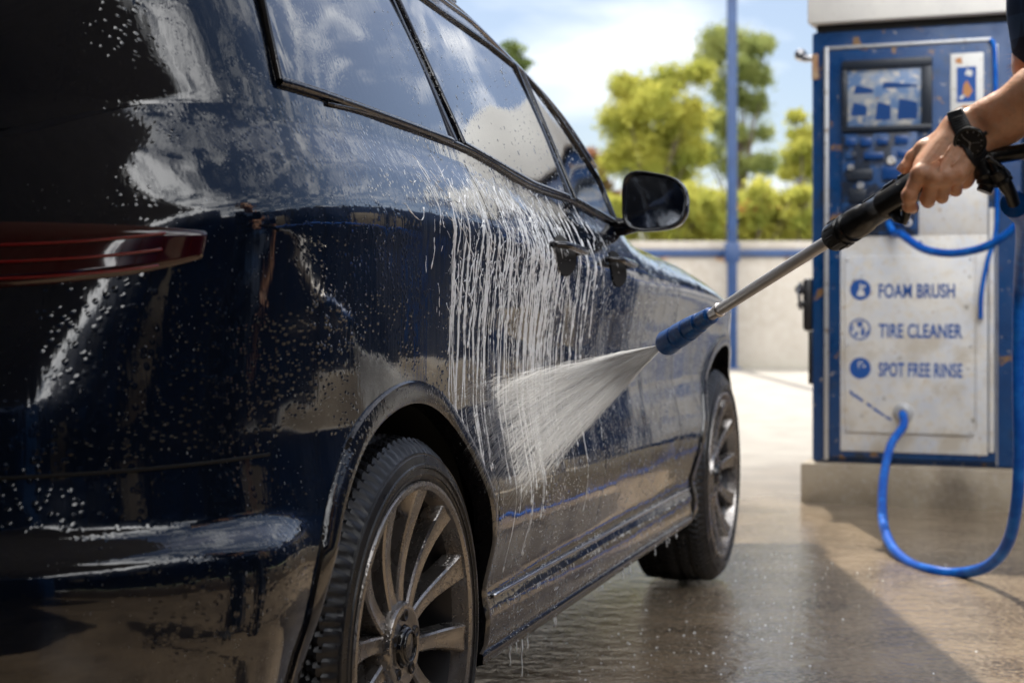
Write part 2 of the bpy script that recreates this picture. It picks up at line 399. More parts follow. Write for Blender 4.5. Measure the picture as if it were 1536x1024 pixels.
def arch_mask():
    m = np.zeros((nI, nJ), bool); P = G.copy()
    for (cu_, cz), r in ((WR, AR), (WF, AF)):
        du = G[..., 1]-cu_; dz = G[..., 2]-cz; d = np.hypot(du, dz); ins = (d < r) & (G[..., 0] > XC+.5); m |= ins
        k = r/np.maximum(d, 1e-6); uu = cu_+du*k; zz2 = cz+dz*k
        P[..., 1] = np.where(ins, uu, P[..., 1]); P[..., 2] = np.where(ins, zz2, P[..., 2])
    P[..., 0] = np.where(m, side(P[..., 1], np.maximum(P[..., 2], .18)), P[..., 0])
    return m, P
amask, GP = arch_mask()
uc = np.array([float(cu(c, .7)) for c in cols])
def panel_verts(sel, name, material, parent, mirror=False, thick=.012):
    vid = {}; V = []; Fc = []
    def vi(i, j):
        if (i, j) not in vid:
            vid[(i, j)] = len(V); p = GP[i, j]; V.append((2*XC-p[0] if mirror else p[0], p[1], p[2]))
        return vid[(i, j)]
    for i in range(nI-1):
        for j in range(nJ-1):
            q = ((i, j), (i+1, j), (i+1, j+1), (i, j+1))
            if all(amask[a] for a in q) or not sel(i, j): continue
            f = [vi(*a) for a in q]; Fc.append(f if mirror else f[::-1])
    o = mesh_obj(name, V, Fc, material, parent)
    # fold the free edges inwards so every panel has a thickness
    bm = bmesh.new(); bm.from_mesh(o.data)
    bmesh.ops.remove_doubles(bm, verts=bm.verts, dist=1e-6)
    ed = [e for e in bm.edges if e.is_boundary and (e.verts[0].co-e.verts[1].co).length > 0 and abs(e.verts[0].co.x-XC) > .02]
    r = bmesh.ops.extrude_edge_only(bm, edges=ed)
    s = 1 if mirror else -1
    for v in [g for g in r['geom'] if isinstance(g, bmesh.types.BMVert)]: v.co.x += s*thick
    bm.to_mesh(o.data); bm.free(); sharp(o, 40)
    return o
def in_gap(i): return any(abs(uc[i]-g[0]) < 1e-6 for g in GAPS)
SILL = .335
zc_ = (G[:, :-1, 2]+G[:, 1:, 2])/2
def door(a, b): return lambda i, j: a-1e-6 <= uc[i] and uc[i+1] <= b+1e-6 and zc_[i, j] > .345
def is_body(i, j):
    if in_gap(i): return zc_[i, j] < .345
    return not (.43-1e-6 <= uc[i] and uc[i+1] <= 2.165+1e-6 and zc_[i, j] > .345)
doors = []
for mir in (False, True):
    bo = panel_verts(is_body, 'body_side', M['paint'], car, mir)
    rd = panel_verts(door(.43, 1.278), 'rear_door', M['paint'], car, mir)
    fd = panel_verts(door(1.283, 2.165), 'front_door', M['paint'], car, mir)
    doors.append((rd, fd))
# inner shell behind the panels, dark
def shell():
    V = []; Fc = []
    ii = [i for i in range(nI) if -.45 < uc[i] < 3.4]
    for sgn in (0, 1):
        b = len(V)
        for i in ii:
            for j in range(nJ):
                p = G[i, j]; x = p[0]-.03; V.append((2*XC-x if sgn else x, p[1], p[2]-.01))
        for a in range(len(ii)-1):
            for j in range(nJ-1):
                i = ii[a]
                cpt = (G[i, j]+G[i+1, j+1])/2
                if math.hypot(cpt[1]-WR[0], cpt[2]-WR[1]) < AR+.02 or math.hypot(cpt[1]-WF[0], cpt[2]-WF[1]) < AF+.02: continue
                Fc.append((b+a*nJ+j, b+a*nJ+j+1, b+(a+1)*nJ+j+1, b+(a+1)*nJ+j))
    return mesh_obj('door_frame', V, Fc, M['inner'], car)
shell()
# top skin: hood at the front, shelf behind; floor pan underneath
def top_skin():
    V = []; Fc = []; n = 40
    for i in range(nI):
        e = G[i, -1]; u = e[1]; crown = .055*sstep(1.9, 2.3, u)*sstep(3.78, 3.2, u)+.01
        for k in range(n+1):
            t = k/n; x = e[0]+(2*XC-2*e[0])*t; s = 1-abs(2*t-1)
            ridge = .012*math.exp(-((s-.22)/.05)**2)*float(sstep(1.9, 2.3, u)*sstep(3.75, 3.3, u))
            V.append((x, u, e[2]+float(crown)*(1-(1-min(s, 1.0))**2.4)+ridge))
    for i in range(nI-1):
        for k in range(n): Fc.append((i*(n+1)+k, i*(n+1)+k+1, (i+1)*(n+1)+k+1, (i+1)*(n+1)+k))
    o = mesh_obj('hood', V, Fc, M['paint'], car); fix_normals(o); return o
top_skin()
mb = MB(); mb.box(XC*2+.30, -.30, -.75, 3.5, .20, .30, .03); mb.box(XC*2+.06, -.06, .50, 2.30, .215, .30, .02); mb.build('floor_pan', M['inner'], car)

# greenhouse
zedge = hermite([-.9, -.8, -.65, -.45, -.2, .1, .5, .94, 1.21, 1.5, 1.69, 1.76, 1.84], [1.13, 1.20, 1.33, 1.49, 1.585, 1.64, 1.66, 1.638, 1.568, 1.478, 1.335, 1.22, 1.02])
zmid = hermite([-.9, -.78, -.6, -.4, -.1, .4, .9, 1.3, 1.6, 1.9, 2.12, 2.3], [1.12, 1.24, 1.45, 1.60, 1.69, 1.735, 1.72, 1.64, 1.50, 1.29, 1.12, 1.0])
def gx(u, z):
    """x of the right glasshouse side"""
    u = np.asarray(u, float); z = np.asarray(z, float)
    b = np.minimum(side(u, np.minimum(ztop(u), z)), -.035)-.012*0
    h = np.maximum(z-ztop(u), 0); x = b-.36*h-.20*h*h-.02*sstep(0, .02, h)*0
    return x-.10*sstep(-.45, -.85, u)
def green():
    uu = np.concatenate([np.linspace(-.86, 1.84, 150), [1.9, 1.96, 2.02, 2.08, 2.14, 2.2]]); V = []; Fc = []; ns, nr, nt_ = 22, 8, 30
    W = 0
    for u in uu:
        ze = float(zedge(min(u, 1.84))); zb = float(ztop(u))-.03; ze = max(ze, zb+.002)
        xe = float(gx(u, ze)); zm = max(float(zmid(u)), ze+.002)
        col = []
        for k in range(ns+1):
            q = k/ns; z = zb+(ze-.035-zb)*q if ze-.035 > zb else zb+(ze-zb)*q*.3
            col.append((float(gx(u, z)), u, z))
        x0, _, z0 = col[-1]
        # rounded cantrail
        x1 = xe-.07; s1 = .07/(abs(XC)+xe); z1 = ze+(zm-ze)*(1-(1-s1)**2.2)
        for k in range(1, nr+1):
            t = k/nr; a = (1-t)**2; b = 2*t*(1-t); c = t*t
            col.append((a*x0+b*(xe-.004)+c*x1, u, a*z0+b*(ze+.004)+c*z1))
        for k in range(1, nt_+1):
            s = s1+(1-s1)*k/nt_; s = min(s, 1.0); col.append((xe+(XC-xe)*s, u, ze+(zm-ze)*(1-(1-s)**2.2)))
        full = col+[(2*XC-p[0], p[1], p[2]) for p in col[-2::-1]]
        W = len(full); V += full
    for i in range(len(uu)-1):
        for k in range(W-1): Fc.append((i*W+k, (i+1)*W+k, (i+1)*W+k+1, i*W+k+1))
    # close the back
    o = mesh_obj('roof', V, Fc, M['paint'], car); fix_normals(o)
    return o, uu
roof, _ = green()
def top_z(u, x):
    ze = float(zedge(min(u, 1.84))); xe = float(gx(u, ze)); zm = max(float(zmid(u)), ze+.002)
    s = (x-xe)/(XC-xe) if x > XC else ((2*XC-x)-xe)/(XC-xe)
    return ze+(zm-ze)*(1-(1-max(min(s, 1), 0))**2.2)
def poly_at(P, s):
    d = [0]
    for a, b in zip(P, P[1:]): d.append(d[-1]+math.hypot(a[0]-b[0], a[1]-b[1]))
    t = s*d[-1]
    for i in range(len(P)-1):
        if t <= d[i+1]+1e-9:
            k = (t-d[i])/(d[i+1]-d[i]); return (P[i][0]+(P[i+1][0]-P[i][0])*k, P[i][1]+(P[i+1][1]-P[i][1])*k)
    return P[-1]
def side_window(bot, top, mir):
    n, m = 40, 14; V = []; Fc = []
    sg = (lambda x: 2*XC-x) if mir else (lambda x: x)
    for i in range(n+1):
        b = poly_at(bot, i/n); t = poly_at(top, i/n)
        for j in range(m+1):
            u = b[0]+(t[0]-b[0])*j/m; z = b[1]+(t[1]-b[1])*j/m; V.append((sg(float(gx(u, z))+.004), u, z))
    for i in range(n):
        for j in range(m): Fc.append((i*(m+1)+j, (i+1)*(m+1)+j, (i+1)*(m+1)+j+1, i*(m+1)+j+1))
    o = mesh_obj('window', V, Fc, M['glass'], car); fix_normals(o)
    ring = [poly_at(bot, i/30) for i in range(31)]+[poly_at(top, i/30) for i in range(30, -1, -1)]
    pts = [(sg(float(gx(u, z))+.005), u, z) for u, z in ring]; pts.append(pts[0])
    f = MB(); f.tube(pts, .0075, 8, False); f.build('window_frame', M['black_gloss'], o); return o
WINS = [([(-.34, 1.272), (.395, 1.248)], [(-.30, 1.42), (-.12, 1.525), (.10, 1.565), (.345, 1.580)]),
        ([(.445, 1.249), (.91, 1.202), (1.205, 1.190)], [(.39, 1.582), (.86, 1.552), (1.03, 1.535), (1.195, 1.508)]),
        ([(1.250, 1.188), (1.5, 1.165), (1.645, 1.152)], [(1.243, 1.497), (1.33, 1.470), (1.45, 1.405), (1.63, 1.262)])]
for mir in (False, True):
    for b, t in WINS: side_window(b, t, mir)
def top_glass(name, u0, u1, inset):
    V = []; Fc = []; n, m = 40, 24
    for i in range(n+1):
        t = i/n
        for j in range(m+1):
            u = u0+(u1-u0)*j/m; ze = float(zedge(min(u, 1.84))); xe = float(gx(u, ze)); x0 = xe-inset; x = x0+(2*XC-2*x0)*t
            V.append((x, u, top_z(u, x)+.004))
    for i in range(n):
        for j in range(m): Fc.append((i*(m+1)+j, (i+1)*(m+1)+j, (i+1)*(m+1)+j+1, i*(m+1)+j+1))
    o = mesh_obj(name, V, Fc, M['glass'], car); fix_normals(o); return o
top_glass('windshield', 1.02, 2.05, .075); top_glass('rear_window', -.80, -.40, .10)
# chrome/black rails and belt strips
for mir in (0, 1):
    sg = (lambda x: 2*XC-x) if mir else (lambda x: x); mb = MB()
    mb.tube([(sg(float(gx(u, float(ztop(u))+.006))+.003), u, float(ztop(u))+.006) for u in np.linspace(-.20, 1.70, 70)], [.003+.004*min(1, 6*k/69, 6*(69-k)/69) for k in range(70)], 8, True)
    mb.build('belt_strip', M['black_gloss'], car)
for mir in (0, 1):
    sg = (lambda x: 2*XC-x) if mir else (lambda x: x); mb = MB()
    pts = []
    for u in np.linspace(-.25, 1.02, 50):
        ze = float(zedge(u)); lift = .03*min(1, min(u+.25, 1.02-u)/.10); pts.append((sg(float(gx(u, ze))-.035), u, ze+.012+lift))
    mb.tube(pts, .012, 10); mb.build('roof_rail', M['chrome'], car)
for mir in (0, 1):
    sg = (lambda x: 2*XC-x) if mir else (lambda x: x); mb = MB()
    mb.tube([(sg(float(gx(u, float(zedge(u))-.045))+.000), u, float(zedge(u))-.045) for u in np.linspace(-.2, 1.68, 80)], .006, 8)
    mb.build('roof_moulding', M['chrome'], car)
# wheel arches: lip and liner
def arch(c, r, mir):
    sg = (lambda x: 2*XC-x) if mir else (lambda x: x)
    mb = MB(); A = np.linspace(R(-14), R(194), 90); b = len(mb.v); sec = [(-.002, -.03), (-.002, .006), (.012, .010), (.034, .006), (.038, -.004), (.038, -.02)]
    for a in A:
        for dr, dx in sec:
            u = c[0]+(r+dr)*math.cos(a); z = c[1]+(r+dr)*math.sin(a); mb.v.append((sg(float(side(u, max(z, .2)))+dx), u, z))
    k = len(sec)
    for i in range(len(A)-1):
        for j in range(k-1): mb.f.append((b+i*k+j, b+i*k+j+1, b+(i+1)*k+j+1, b+(i+1)*k+j)); mb.m.append(0)
    o = mb.build('wheel_arch', M['black_gloss'], car); sharp(o, 50)
    mb = MB(); b = len(mb.v); A = np.linspace(R(-20), R(200), 60); rr = r+.012; xs = [-.012, -.10, -.20, -.33]
    for a in A:
        for x in xs: mb.v.append((sg(x), c[0]+rr*math.cos(a), max(c[1]+rr*math.sin(a), .16)))
        mb.v.append((sg(-.33), c[0], c[1]))
    k = 5
    for i in range(len(A)-1):
        for j in range(4): mb.f.append((b+i*k+j, b+i*k+j+1, b+(i+1)*k+j+1, b+(i+1)*k+j)); mb.m.append(0)
    mb.build('arch_liner', M['inner'], car)
for mir in (0, 1):
    arch(WR, AR, mir); arch(WF, AF, mir)
for mir in (0, 1):
    sg = (lambda x: 2*XC-x) if mir else (lambda x: x); mb = MB()
    mb.tube([(sg(float(side(u, .366))+.004), u, .366) for u in np.linspace(.47, 2.4, 60)], .005, 8)
    mb.build('side_skirt_strip', M['chrome'], car); mb = MB(); uu = np.linspace(.42, 2.42, 60)
    for u in uu:
        zb = float(ZB(u)); x = float(side(u, zb+.02))
        for p in ((x-.06, zb+.03), (x-.015, zb-.010), (x+.004, zb-.004), (x+.005, zb+.014), (x-.004, zb+.02)): mb.v.append((sg(p[0]), u, p[1]))
    for i in range(len(uu)-1):
        for j in range(4): mb.f.append((i*5+j, i*5+j+1, (i+1)*5+j+1, (i+1)*5+j)); mb.m.append(0)
    mb.build('side_skirt', M['black_gloss'], car)
# door handles
def handle(u0, u1, z, parent):
    mb = MB(); n = 24; pts = []; rad = []
    for i in range(n+1):
        t = i/n; u = u0+(u1-u0)*t; lift = .034*min(1, t/.12)**.6*min(1, (1-t)/.12)**.6
        pts.append((float(side(u, z))+lift-.004, u, z-.012*t)); rad.append(.0125*(.75+.25*math.sin(math.pi*t)))
    mb.tube(pts, rad, 12, True, .8); h = mb.build('door_handle', M['black_gloss'], parent)
    mb = MB(); nn = 14; b = len(mb.v)   # scooped recess behind the grip, modelled as a dark cup
    um = (u0+u1)/2-.005; A = 26
    for k in range(4):
        rr = 1-k*.26
        for a in range(A):
            th_ = 2*math.pi*a/A; u = um+.085*rr*math.cos(th_); zz = z-.016+.040*rr*math.sin(th_)*(1.0 if math.sin(th_) > 0 else 1.3)
            mb.v.append((float(side(u, zz))+.0025+(.0 if k == 0 else -.0006*k), u, zz))
    for k in range(3):
        for a in range(A):
            a2 = (a+1) % A; mb.f.append((b+k*A+a, b+k*A+a2, b+(k+1)*A+a2, b+(k+1)*A+a)); mb.m.append(0)
    mb.f.append(tuple(b+3*A+a for a in range(A))); mb.m.append(0)
    mb.build('handle_recess', M['inner'], parent)
handle(1.33, 1.54, 1.045, doors[0][1]); handle(.84, 1.05, 1.065, doors[0][0])

# mirror: housing, arm, glass
def mirror(mir):
    sg = (lambda x: 2*XC-x) if mir else (lambda x: x); e = MB(); n = 44
    def outline(s, dx, y, dz=0):
        out = []
        for k in range(n):
            a = 2*math.pi*k/n; c, d = math.cos(a), math.sin(a); pw = .62
            x = .088*s*math.copysign(abs(c)**pw, c); z = .076*s*math.copysign(abs(d)**pw, d)
            z -= .018*(x/.09)*(1 if z > 0 else -.35)*s          # upper edge falls outwards
            out.append((sg(.078+x+dx), 1.60+y, 1.200+z+dz))
        return out
    rings = [outline(.90, 0, -.004), outline(.97, 0, -.012), outline(1.0, 0, -.002), outline(1.0, 0, .02), outline(.95, -.004, .055), outline(.80, -.010, .085), outline(.5, -.016, .105), outline(.12, -.02, .112)]
    inner = [outline(.86, -.002, .006)]
    for r in rings: e.v += r
    for i in range(len(rings)-1):
        for k in range(n): e.f.append((i*n+k, i*n+(k+1) % n, (i+1)*n+(k+1) % n, (i+1)*n+k)); e.m.append(0)
    e.f.append(tuple((len(rings)-1)*n+k for k in range(n))); e.m.append(0)
    b = len(e.v); e.v += inner[0]
    for k in range(n): e.f.append((k, (k+1) % n, b+(k+1) % n, b+k)); e.m.append(0)
    e.tube([(sg(-.075), 1.66, 1.142), (sg(-.02), 1.645, 1.138), (sg(.035), 1.64, 1.150), (sg(.06), 1.64, 1.165)], [.030, .024, .022, .026], 14)
    o = e.build('side_mirror', M['black_gloss'], car)
    g = MB(); p = outline(.865, -.002, .0055); c = np.mean(np.array(p), 0); b = 0
    g.v = [tuple(q) for q in p]; 
    g.v += [tuple(c+(np.array(q)-c)*.5+np.array((0, -.002, 0))) for q in p]; g.v.append(tuple(c+np.array((0, -.003, 0))))
    for k in range(n):
        k2 = (k+1) % n; g.f.append((k, k2, n+k2, n+k)); g.m.append(0); g.f.append((n+k, n+k2, 2*n)); g.m.append(0)
    g.build('mirror_glass', M['mirror'], o)
mirror(False); mirror(True)
# tail lamps, seams of tailgate and bumper, rear bumper diffuser
def around(t, z, lift): u = UR-t*(UR-float(ur(z))); return (float(side(u, z))+lift, u-lift*.8, z)
for mir in (0, 1):
    sg = (lambda x: 2*XC-x) if mir else (lambda x: x); n, m = 36, 8
    def lamp(name, za, zb_, t0, t1, lift, mt, par):
        V = []; Fc = []
        for i in range(n+1):
            q = i/n; z0_ = za+.05*(1-q)**2; z1_ = zb_-.012*(1-q)**2
            for j in range(m+1):
                z = z0_+(z1_-z0_)*j/m; e = min(i, n-i, j*2, (m-j)*2); x, u, z = around(t0+(t1-t0)*q, z, lift if e > 0 else -.004); V.append((sg(x), u, z))
        for i in range(n):
            for j in range(m): Fc.append((i*(m+1)+j, (i+1)*(m+1)+j, (i+1)*(m+1)+j+1, i*(m+1)+j+1))
        o = mesh_obj(name, V, Fc, mt, par); fix_normals(o); return o
    tl = lamp('tail_light', .950, 1.052, .62, .992, .007, M['red'], car)
    for za in (.968, .990, 1.012):
        mb = MB(); mb.tube([(sg(p[0]), p[1], p[2]) for p in (around(t, za+.022*(1-(t-.7)/.29)**2, .0085) for t in np.linspace(.70, .985, 30))], .0022, 6); mb.build('lens_rib', M['red_bright'], tl)
    mb = MB(); mb.tube([(sg(p[0]), p[1], p[2]) for p in (around(t, .715+.02*(1-t), .0005) for t in np.linspace(.42, .999, 60))], .0028, 6, False); mb.build('bumper_seam', M['inner'], car)
    mb = MB(); mb.tube([(sg(p[0]), p[1], p[2]) for p in (around(.985-.02*q, .73+.40*q, .0005) for q in np.linspace(0, 1, 30))], .0028, 6, False); mb.build('tailgate_seam', M['inner'], car)
    mb = MB(); mb.tube([(sg(p[0]), p[1], p[2]) for p in (around(t, .47, .004) for t in np.linspace(.86, .97, 20))], .009, 8); mb.build('reflector', M['red_bright'], car)
mb = MB(); mb.box(XC-.72, XC+.72, -.93, -.80, .25, .36, .02); mb.build('rear_diffuser', M['trim'], car)

# ---- wheel
def make_wheel():
    w = empty('wheel', (.020, .01, .36), 0, car); RT = .36; NS = 480
    # tyre
    half = [(-.240, .262), (-.246, .275), (-.252, .300), (-.250, .325), (-.240, .344)]
    tread = []
    for k in range(45):
        x = -.236+.212*k/44; crown = .0045*((k-22)/22)**2*3.0
        tread.append((x, RT-.0005-crown*.6, k))
    outer = [(-.018, .346), (-.008, .338), (.000, .326), (.0035, .3245), (.0030, .3225), (.0045, .321), (.0075, .308), (.010, .306), (.0105, .301), (.0075, .299), (.0078, .292), (.0092, .2915), (.0092, .2895), (.0068, .289), (.006, .285), (.001, .276), (-.006, .272)]
    V = []; Fc = []; prof_ = [(a, r, None) for a, r in half]+tread+[(a, r, None) for a, r in outer]
    grooves = (7, 16, 28, 37)
    for s in range(NS):
        a = 2*math.pi*s/NS
        for x, r, k in prof_:
            rr = r
            if k is not None:
                if any(abs(k-g) < 1.6 for g in grooves): rr -= .009
                else:
                    ph = (s+ (k*.55 if k < 22 else (44-k)*.55)+ (3 if 16 < k < 28 else 0)) % 5
                    sh = k < 7 or k > 37
                    if ph < (1.5 if sh else 1.0): rr -= .006 if sh else .005
            elif x > -.02 and r > .335:
                ph = (s+2) % 5
                if ph < 1.5: rr -= .004
            V.append((x, rr*math.cos(a), rr*math.sin(a)))
    m = len(prof_)
    for s in range(NS):
        s2 = (s+1) % NS
        for i in range(m-1): Fc.append((s*m+i, s*m+i+1, s2*m+i+1, s2*m+i))
    t = mesh_obj('tyre', V, Fc, M['rubber'], w); fix_normals(t); sharp(t, 32)
    # raised rib/lettering-like bars on the sidewall
    # rim: barrel, lip, spokes, hub
    mb = MB()
    mb.lathe([(-.006, .273), (.004, .279), (.008, .277), (.009, .270), (.005, .264), (-.010, .261), (-.030, .258)], 96)
    ns = 12
    for k in range(ns):
        a0 = R(90-8-30*k); pair = 1 if k % 2 else -1
        sec = []; n = 18
        for i in range(n+1):
            q = i/n; r = .052+(.264-.052)*q
            ang = a0-pair*R(4.5)*(1-q)**1.5+pair*R(1.2)*math.sin(math.pi*q)
            wd = (.0105+.006*(1-q)**2+.0155*q**2.2); x = -.026+.027*q**1.4-.012*math.sin(math.pi*q)*.8
            er = Vector((0, math.cos(ang), math.sin(ang))); et = Vector((0, -math.sin(ang), math.cos(ang)))
            c = er*r+Vector((x, 0, 0)); dp = .030+.012*(1-q); X = Vector((1, 0, 0))
            cut = .0035
            sec.append([c-et*wd*1.15-X*dp, c-et*wd-X*cut, c-et*(wd-.0035), c+et*0-X*.0022, c+et*(wd-.0035), c+et*wd-X*cut, c+et*wd*1.15-X*dp])
        b = len(mb.v)
        for s_ in sec: mb.v += [tuple(p) for p in s_]
        for i in range(n):
            for j in range(7):
                j2 = (j+1) % 7; mb.f.append((b+i*7+j, b+i*7+j2, b+(i+1)*7+j2, b+(i+1)*7+j)); mb.m.append(0)
    mb.lathe([(-.06, .075), (-.028, .075), (-.018, .070), (-.016, .060), (-.020, .052), (-.020, .0365), (-.026, .034)], 60)
    rim = mb.build('rim', M['rim'], w); sharp(rim, 38)
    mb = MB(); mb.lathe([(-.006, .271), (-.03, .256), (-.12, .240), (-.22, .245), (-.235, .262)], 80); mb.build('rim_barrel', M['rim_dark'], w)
    mb = MB(); mb.lathe([(-.030, .0345), (-.014, .034), (-.010, .030), (-.009, .020), (-.0085, .0003)], 48); mb.lathe([(-.0095, .028), (-.006, .027), (-.006, .024), (-.009, .0235)], 48)
    mb.build('hub_cap', M['black_gloss'], w)
    mb = MB()
    for k in range(5):
        mb = MB(); a = 2*math.pi*k/5+.3; c = (0, .0525*math.cos(a), .0525*math.sin(a)); mb.lathe([(-.04, .0105), (-.0165, .0105), (-.0155, .0095), (-.0155, .0072), (-.030, .0068), (-.030, .0002)], 20, 'x', c); mb.build('lug_nut', M['rim_dark'], w)
    mb = MB(); mb.lathe([(-.120, .07), (-.105, .09), (-.10, .185), (-.128, .187), (-.130, .08)], 72)
    d = mb.build('brake_disc', M['disc'], w)
    mb = MB(); mb.box(-.16, -.075, -.10, .08, .135, .205, .015); cal = mb.build('brake_caliper', M['rim_dark'], w)
    return w
wheel = make_wheel()
def copy_wheel(loc, rz):
    c = wheel.copy(); C.objects.link(c); c.location = loc; c.rotation_euler = (0, 0, rz); c.parent = car
    for ch in list(wheel.children):
        d = ch.copy(); C.objects.link(d); d.parent = c
    return c
wf = copy_wheel((.020, WF[0]-.01, .36), 0); wf.rotation_euler = (R(13), 0, 0)
copy_wheel((2*XC, WR[0], .36), math.pi); copy_wheel((2*XC, WF[0]-.02, .36), math.pi)

# ---- water and foam on the car (car coordinates -> world)
def surf(u, z):
    zt = float(ztop(u))
    return float(side(u, z)) if z <= zt else float(gx(u, z))+.004
def surf_n(u, z, e=.004):
    xu = (surf(u+e, z)-surf(u-e, z))/(2*e); xz = (surf(u, z+e)-surf(u, z-e))/(2*e)
    n = Vector((1, -xu, -xz)); return n.normalized()
def hide(u, z):
    return math.hypot(u-WR[0], z-WR[1]) < AR+.03 or math.hypot(u-WF[0], z-WF[1]) < AF+.03 or z < float(ZB(u))+.01
def drops():
    A = 7; dome = [(math.cos(2*math.pi*k/A), math.sin(2*math.pi*k/A), 0) for k in range(A)]+[(.62*math.cos(2*math.pi*k/A), .62*math.sin(2*math.pi*k/A), .5) for k in range(A)]+[(0, 0, .68)]
    fc = [(k, (k+1) % A, A+(k+1) % A, A+k) for k in range(A)]+[(A+k, A+(k+1) % A, 2*A) for k in range(A)]
    D = np.array(dome); Vs = []; Fs = []; b = 0; cnt = 0
    while cnt < 9000:
        zone = rng.random()
        if zone < .62: u = rng.uniform(.4, 3.2); z = rng.uniform(.27, 1.12)
        elif zone < .80: u = rng.uniform(-.80, -.2); z = rng.uniform(.3, 1.1)
        elif zone < .90: u = rng.uniform(.2, 1.6); z = rng.uniform(1.2, 1.5)
        else: u = rng.uniform(2.2, 3.3); z = rng.uniform(.3, .9)
        if hide(u, z) or (z > float(ztop(u)) and z > float(zedge(min(u, 1.8)))-.05): continue
        clump = math.sin(u*9+1.3*math.sin(z*11))*math.sin(z*14+2*math.sin(u*5))
        if rng.random() > .55+.45*clump: continue
        r = (.0007+.0015*rng.random()**3)*(.40 if u < -.1 else 1)
        p = Vector((surf(u, z), u, z)); n = surf_n(u, z); t = n.cross(Vector((0, 0, 1))).normalized(); w = t.cross(n)*-1
        el = 1+(.8+2.5*rng.random())*(rng.random() < .3)
        X = D[:, :1]*r*np.array(t)+D[:, 1:2]*r*el*np.array(w)+D[:, 2:]*r*np.array(n)+np.array(p)-np.array(n)*.0002
        Vs.append(X); Fs += [tuple(q+b for q in f) for f in fc]; b += len(D); cnt += 1
    V = np.concatenate(Vs); W = np.array(car_mat); V = V@W[:3, :3].T+W[:3, 3]
    o = mesh_obj('water_droplets', V, Fs, M['water']); tag(o, 'fine beads of water and foam all over the black car body', 'water droplets', kind='stuff'); fix_normals(o)
drops()
def foam():
    V = []; Fs = []
    def streak(pts, rad, lift=1.0):
        b = len(V); A = 5
        for i, (u, z) in enumerate(pts):
            x = surf(u, z); r = rad[i]
            for k in range(A+1):
                a = math.pi*k/A; V.append((x-.0006+r*.55*math.sin(a)*lift, u+r*math.cos(a), z))
        n = A+1
        for i in range(len(pts)-1):
            for k in range(A): Fs.append((b+i*n+k, b+i*n+k+1, b+(i+1)*n+k+1, b+(i+1)*n+k))
        for e in (0, len(pts)-1): Fs.append(tuple(b+e*n+k for k in range(n)))
    for s in range(900):
        big = rng.random() < .21
        if big: u = rng.choice([.22, .40, .53, .66, .77, .87, .99, 1.15], p=[.10, .13, .15, .17, .17, .14, .09, .05])+rng.normal(0, .045); z0_ = rng.uniform(.90, 1.16); L_ = rng.uniform(.14, .56); r0 = .0010+.0032*rng.random()**1.6
        else:
            u = rng.uniform(.42, 2.3)
            if rng.random() < .35: u = rng.normal(1.1, .45)
            z0_ = rng.uniform(.42, 1.12); L_ = rng.uniform(.03, .24); r0 = rng.uniform(.0004, .0011)
        if u < .05 or u > 2.7: continue
        pts = []; rad = []; n = max(8, int(L_/.007)); ph = rng.random()*9; uu = u; fr = rng.uniform(20, 45); am = rng.uniform(.0006, .0042); dr = rng.normal(0, .022)
        for i in range(n+1):
            t = i/n; z = z0_-L_*t; uu += rng.normal(0, .0007)
            q = uu+am*math.sin(z*fr+ph)+dr*t
            if hide(q, z): break
            pts.append((q, z)); rad.append(r0*(.35+.65*abs(math.sin(t*(5+9*am*300)+ph))**1.3+.35*rng.random()+(.9 if rng.random() < .05 else 0))*(1-t*.35)*min(1, t*14+.2))
        if len(pts) < 4: continue
        rad[-1] = r0*.9; rad[-2] = r0*1.35; streak(pts, rad)
    # webs of suds under the belt line
    for s in range(800):
        u = rng.normal(.66, .30); z = rng.uniform(.95, 1.22); 
        if u < .0 or u > 1.5: continue
        ang = rng.normal(-1.2, .55); pts = []; rad = []; r0 = .0006+.0034*rng.random()**1.5; n = rng.integers(6, 20)
        for i in range(n):
            if z > float(ztop(u))-.004 or hide(u, z): break
            pts.append((u, z)); rad.append(r0*(.5+.7*rng.random())); ang += rng.normal(0, .28); u += .006*math.cos(ang); z += .006*math.sin(ang)
        if len(pts) > 3: streak(pts, rad, .8)
    # horizontal suds caught on the strip and ledges
    for s in range(120):
        u = rng.uniform(.5, 2.3); z = rng.choice([.362, .334, .93, .30]); pts = []; rad = []; r0 = rng.uniform(.0006, .0018)
        for i in range(rng.integers(4, 10)):
            pts.append((u+i*.006, z+rng.normal(0, .0015)+.008)); rad.append(r0*(.6+.8*rng.random()))
        streak(pts, rad, 1.2)
    V_ = np.array(V)
    # drips hanging below the sill
    mb = MB()
    for k in range(16):
        u = [.60, .68, .72, .92][k] if k < 4 else rng.uniform(.5, 2.2); z0_ = float(ZB(u))-.004; L_ = [.04, .08, .03, .02][k] if k < 4 else rng.uniform(.008, .025); x = float(side(u, z0_+.02))+.004
        pts = [(x-.001*math.sin(i*1.3), u+.0012*math.sin(i*.9+k), z0_+.02-(L_+.02)*i/10) for i in range(11)]
        mb.tube(pts, [.0022*(1-.6*i/10)*(1+.4*math.sin(i*2.1)) if i < 10 else .0024 for i in range(11)], 7)
    b = len(V); allv = np.concatenate([V_, np.array(mb.v)]); Fs.extend([tuple(q+b for q in f) for f in mb.f])
    W = np.array(car_mat); allv = allv@W[:3, :3].T+W[:3, 3]
    o = mesh_obj('soap_foam', allv, Fs, M['foam']); fix_normals(o)
    tag(o, 'white soap foam dripping in thin vertical runs down the car doors', 'soap foam', kind='stuff')
foam()

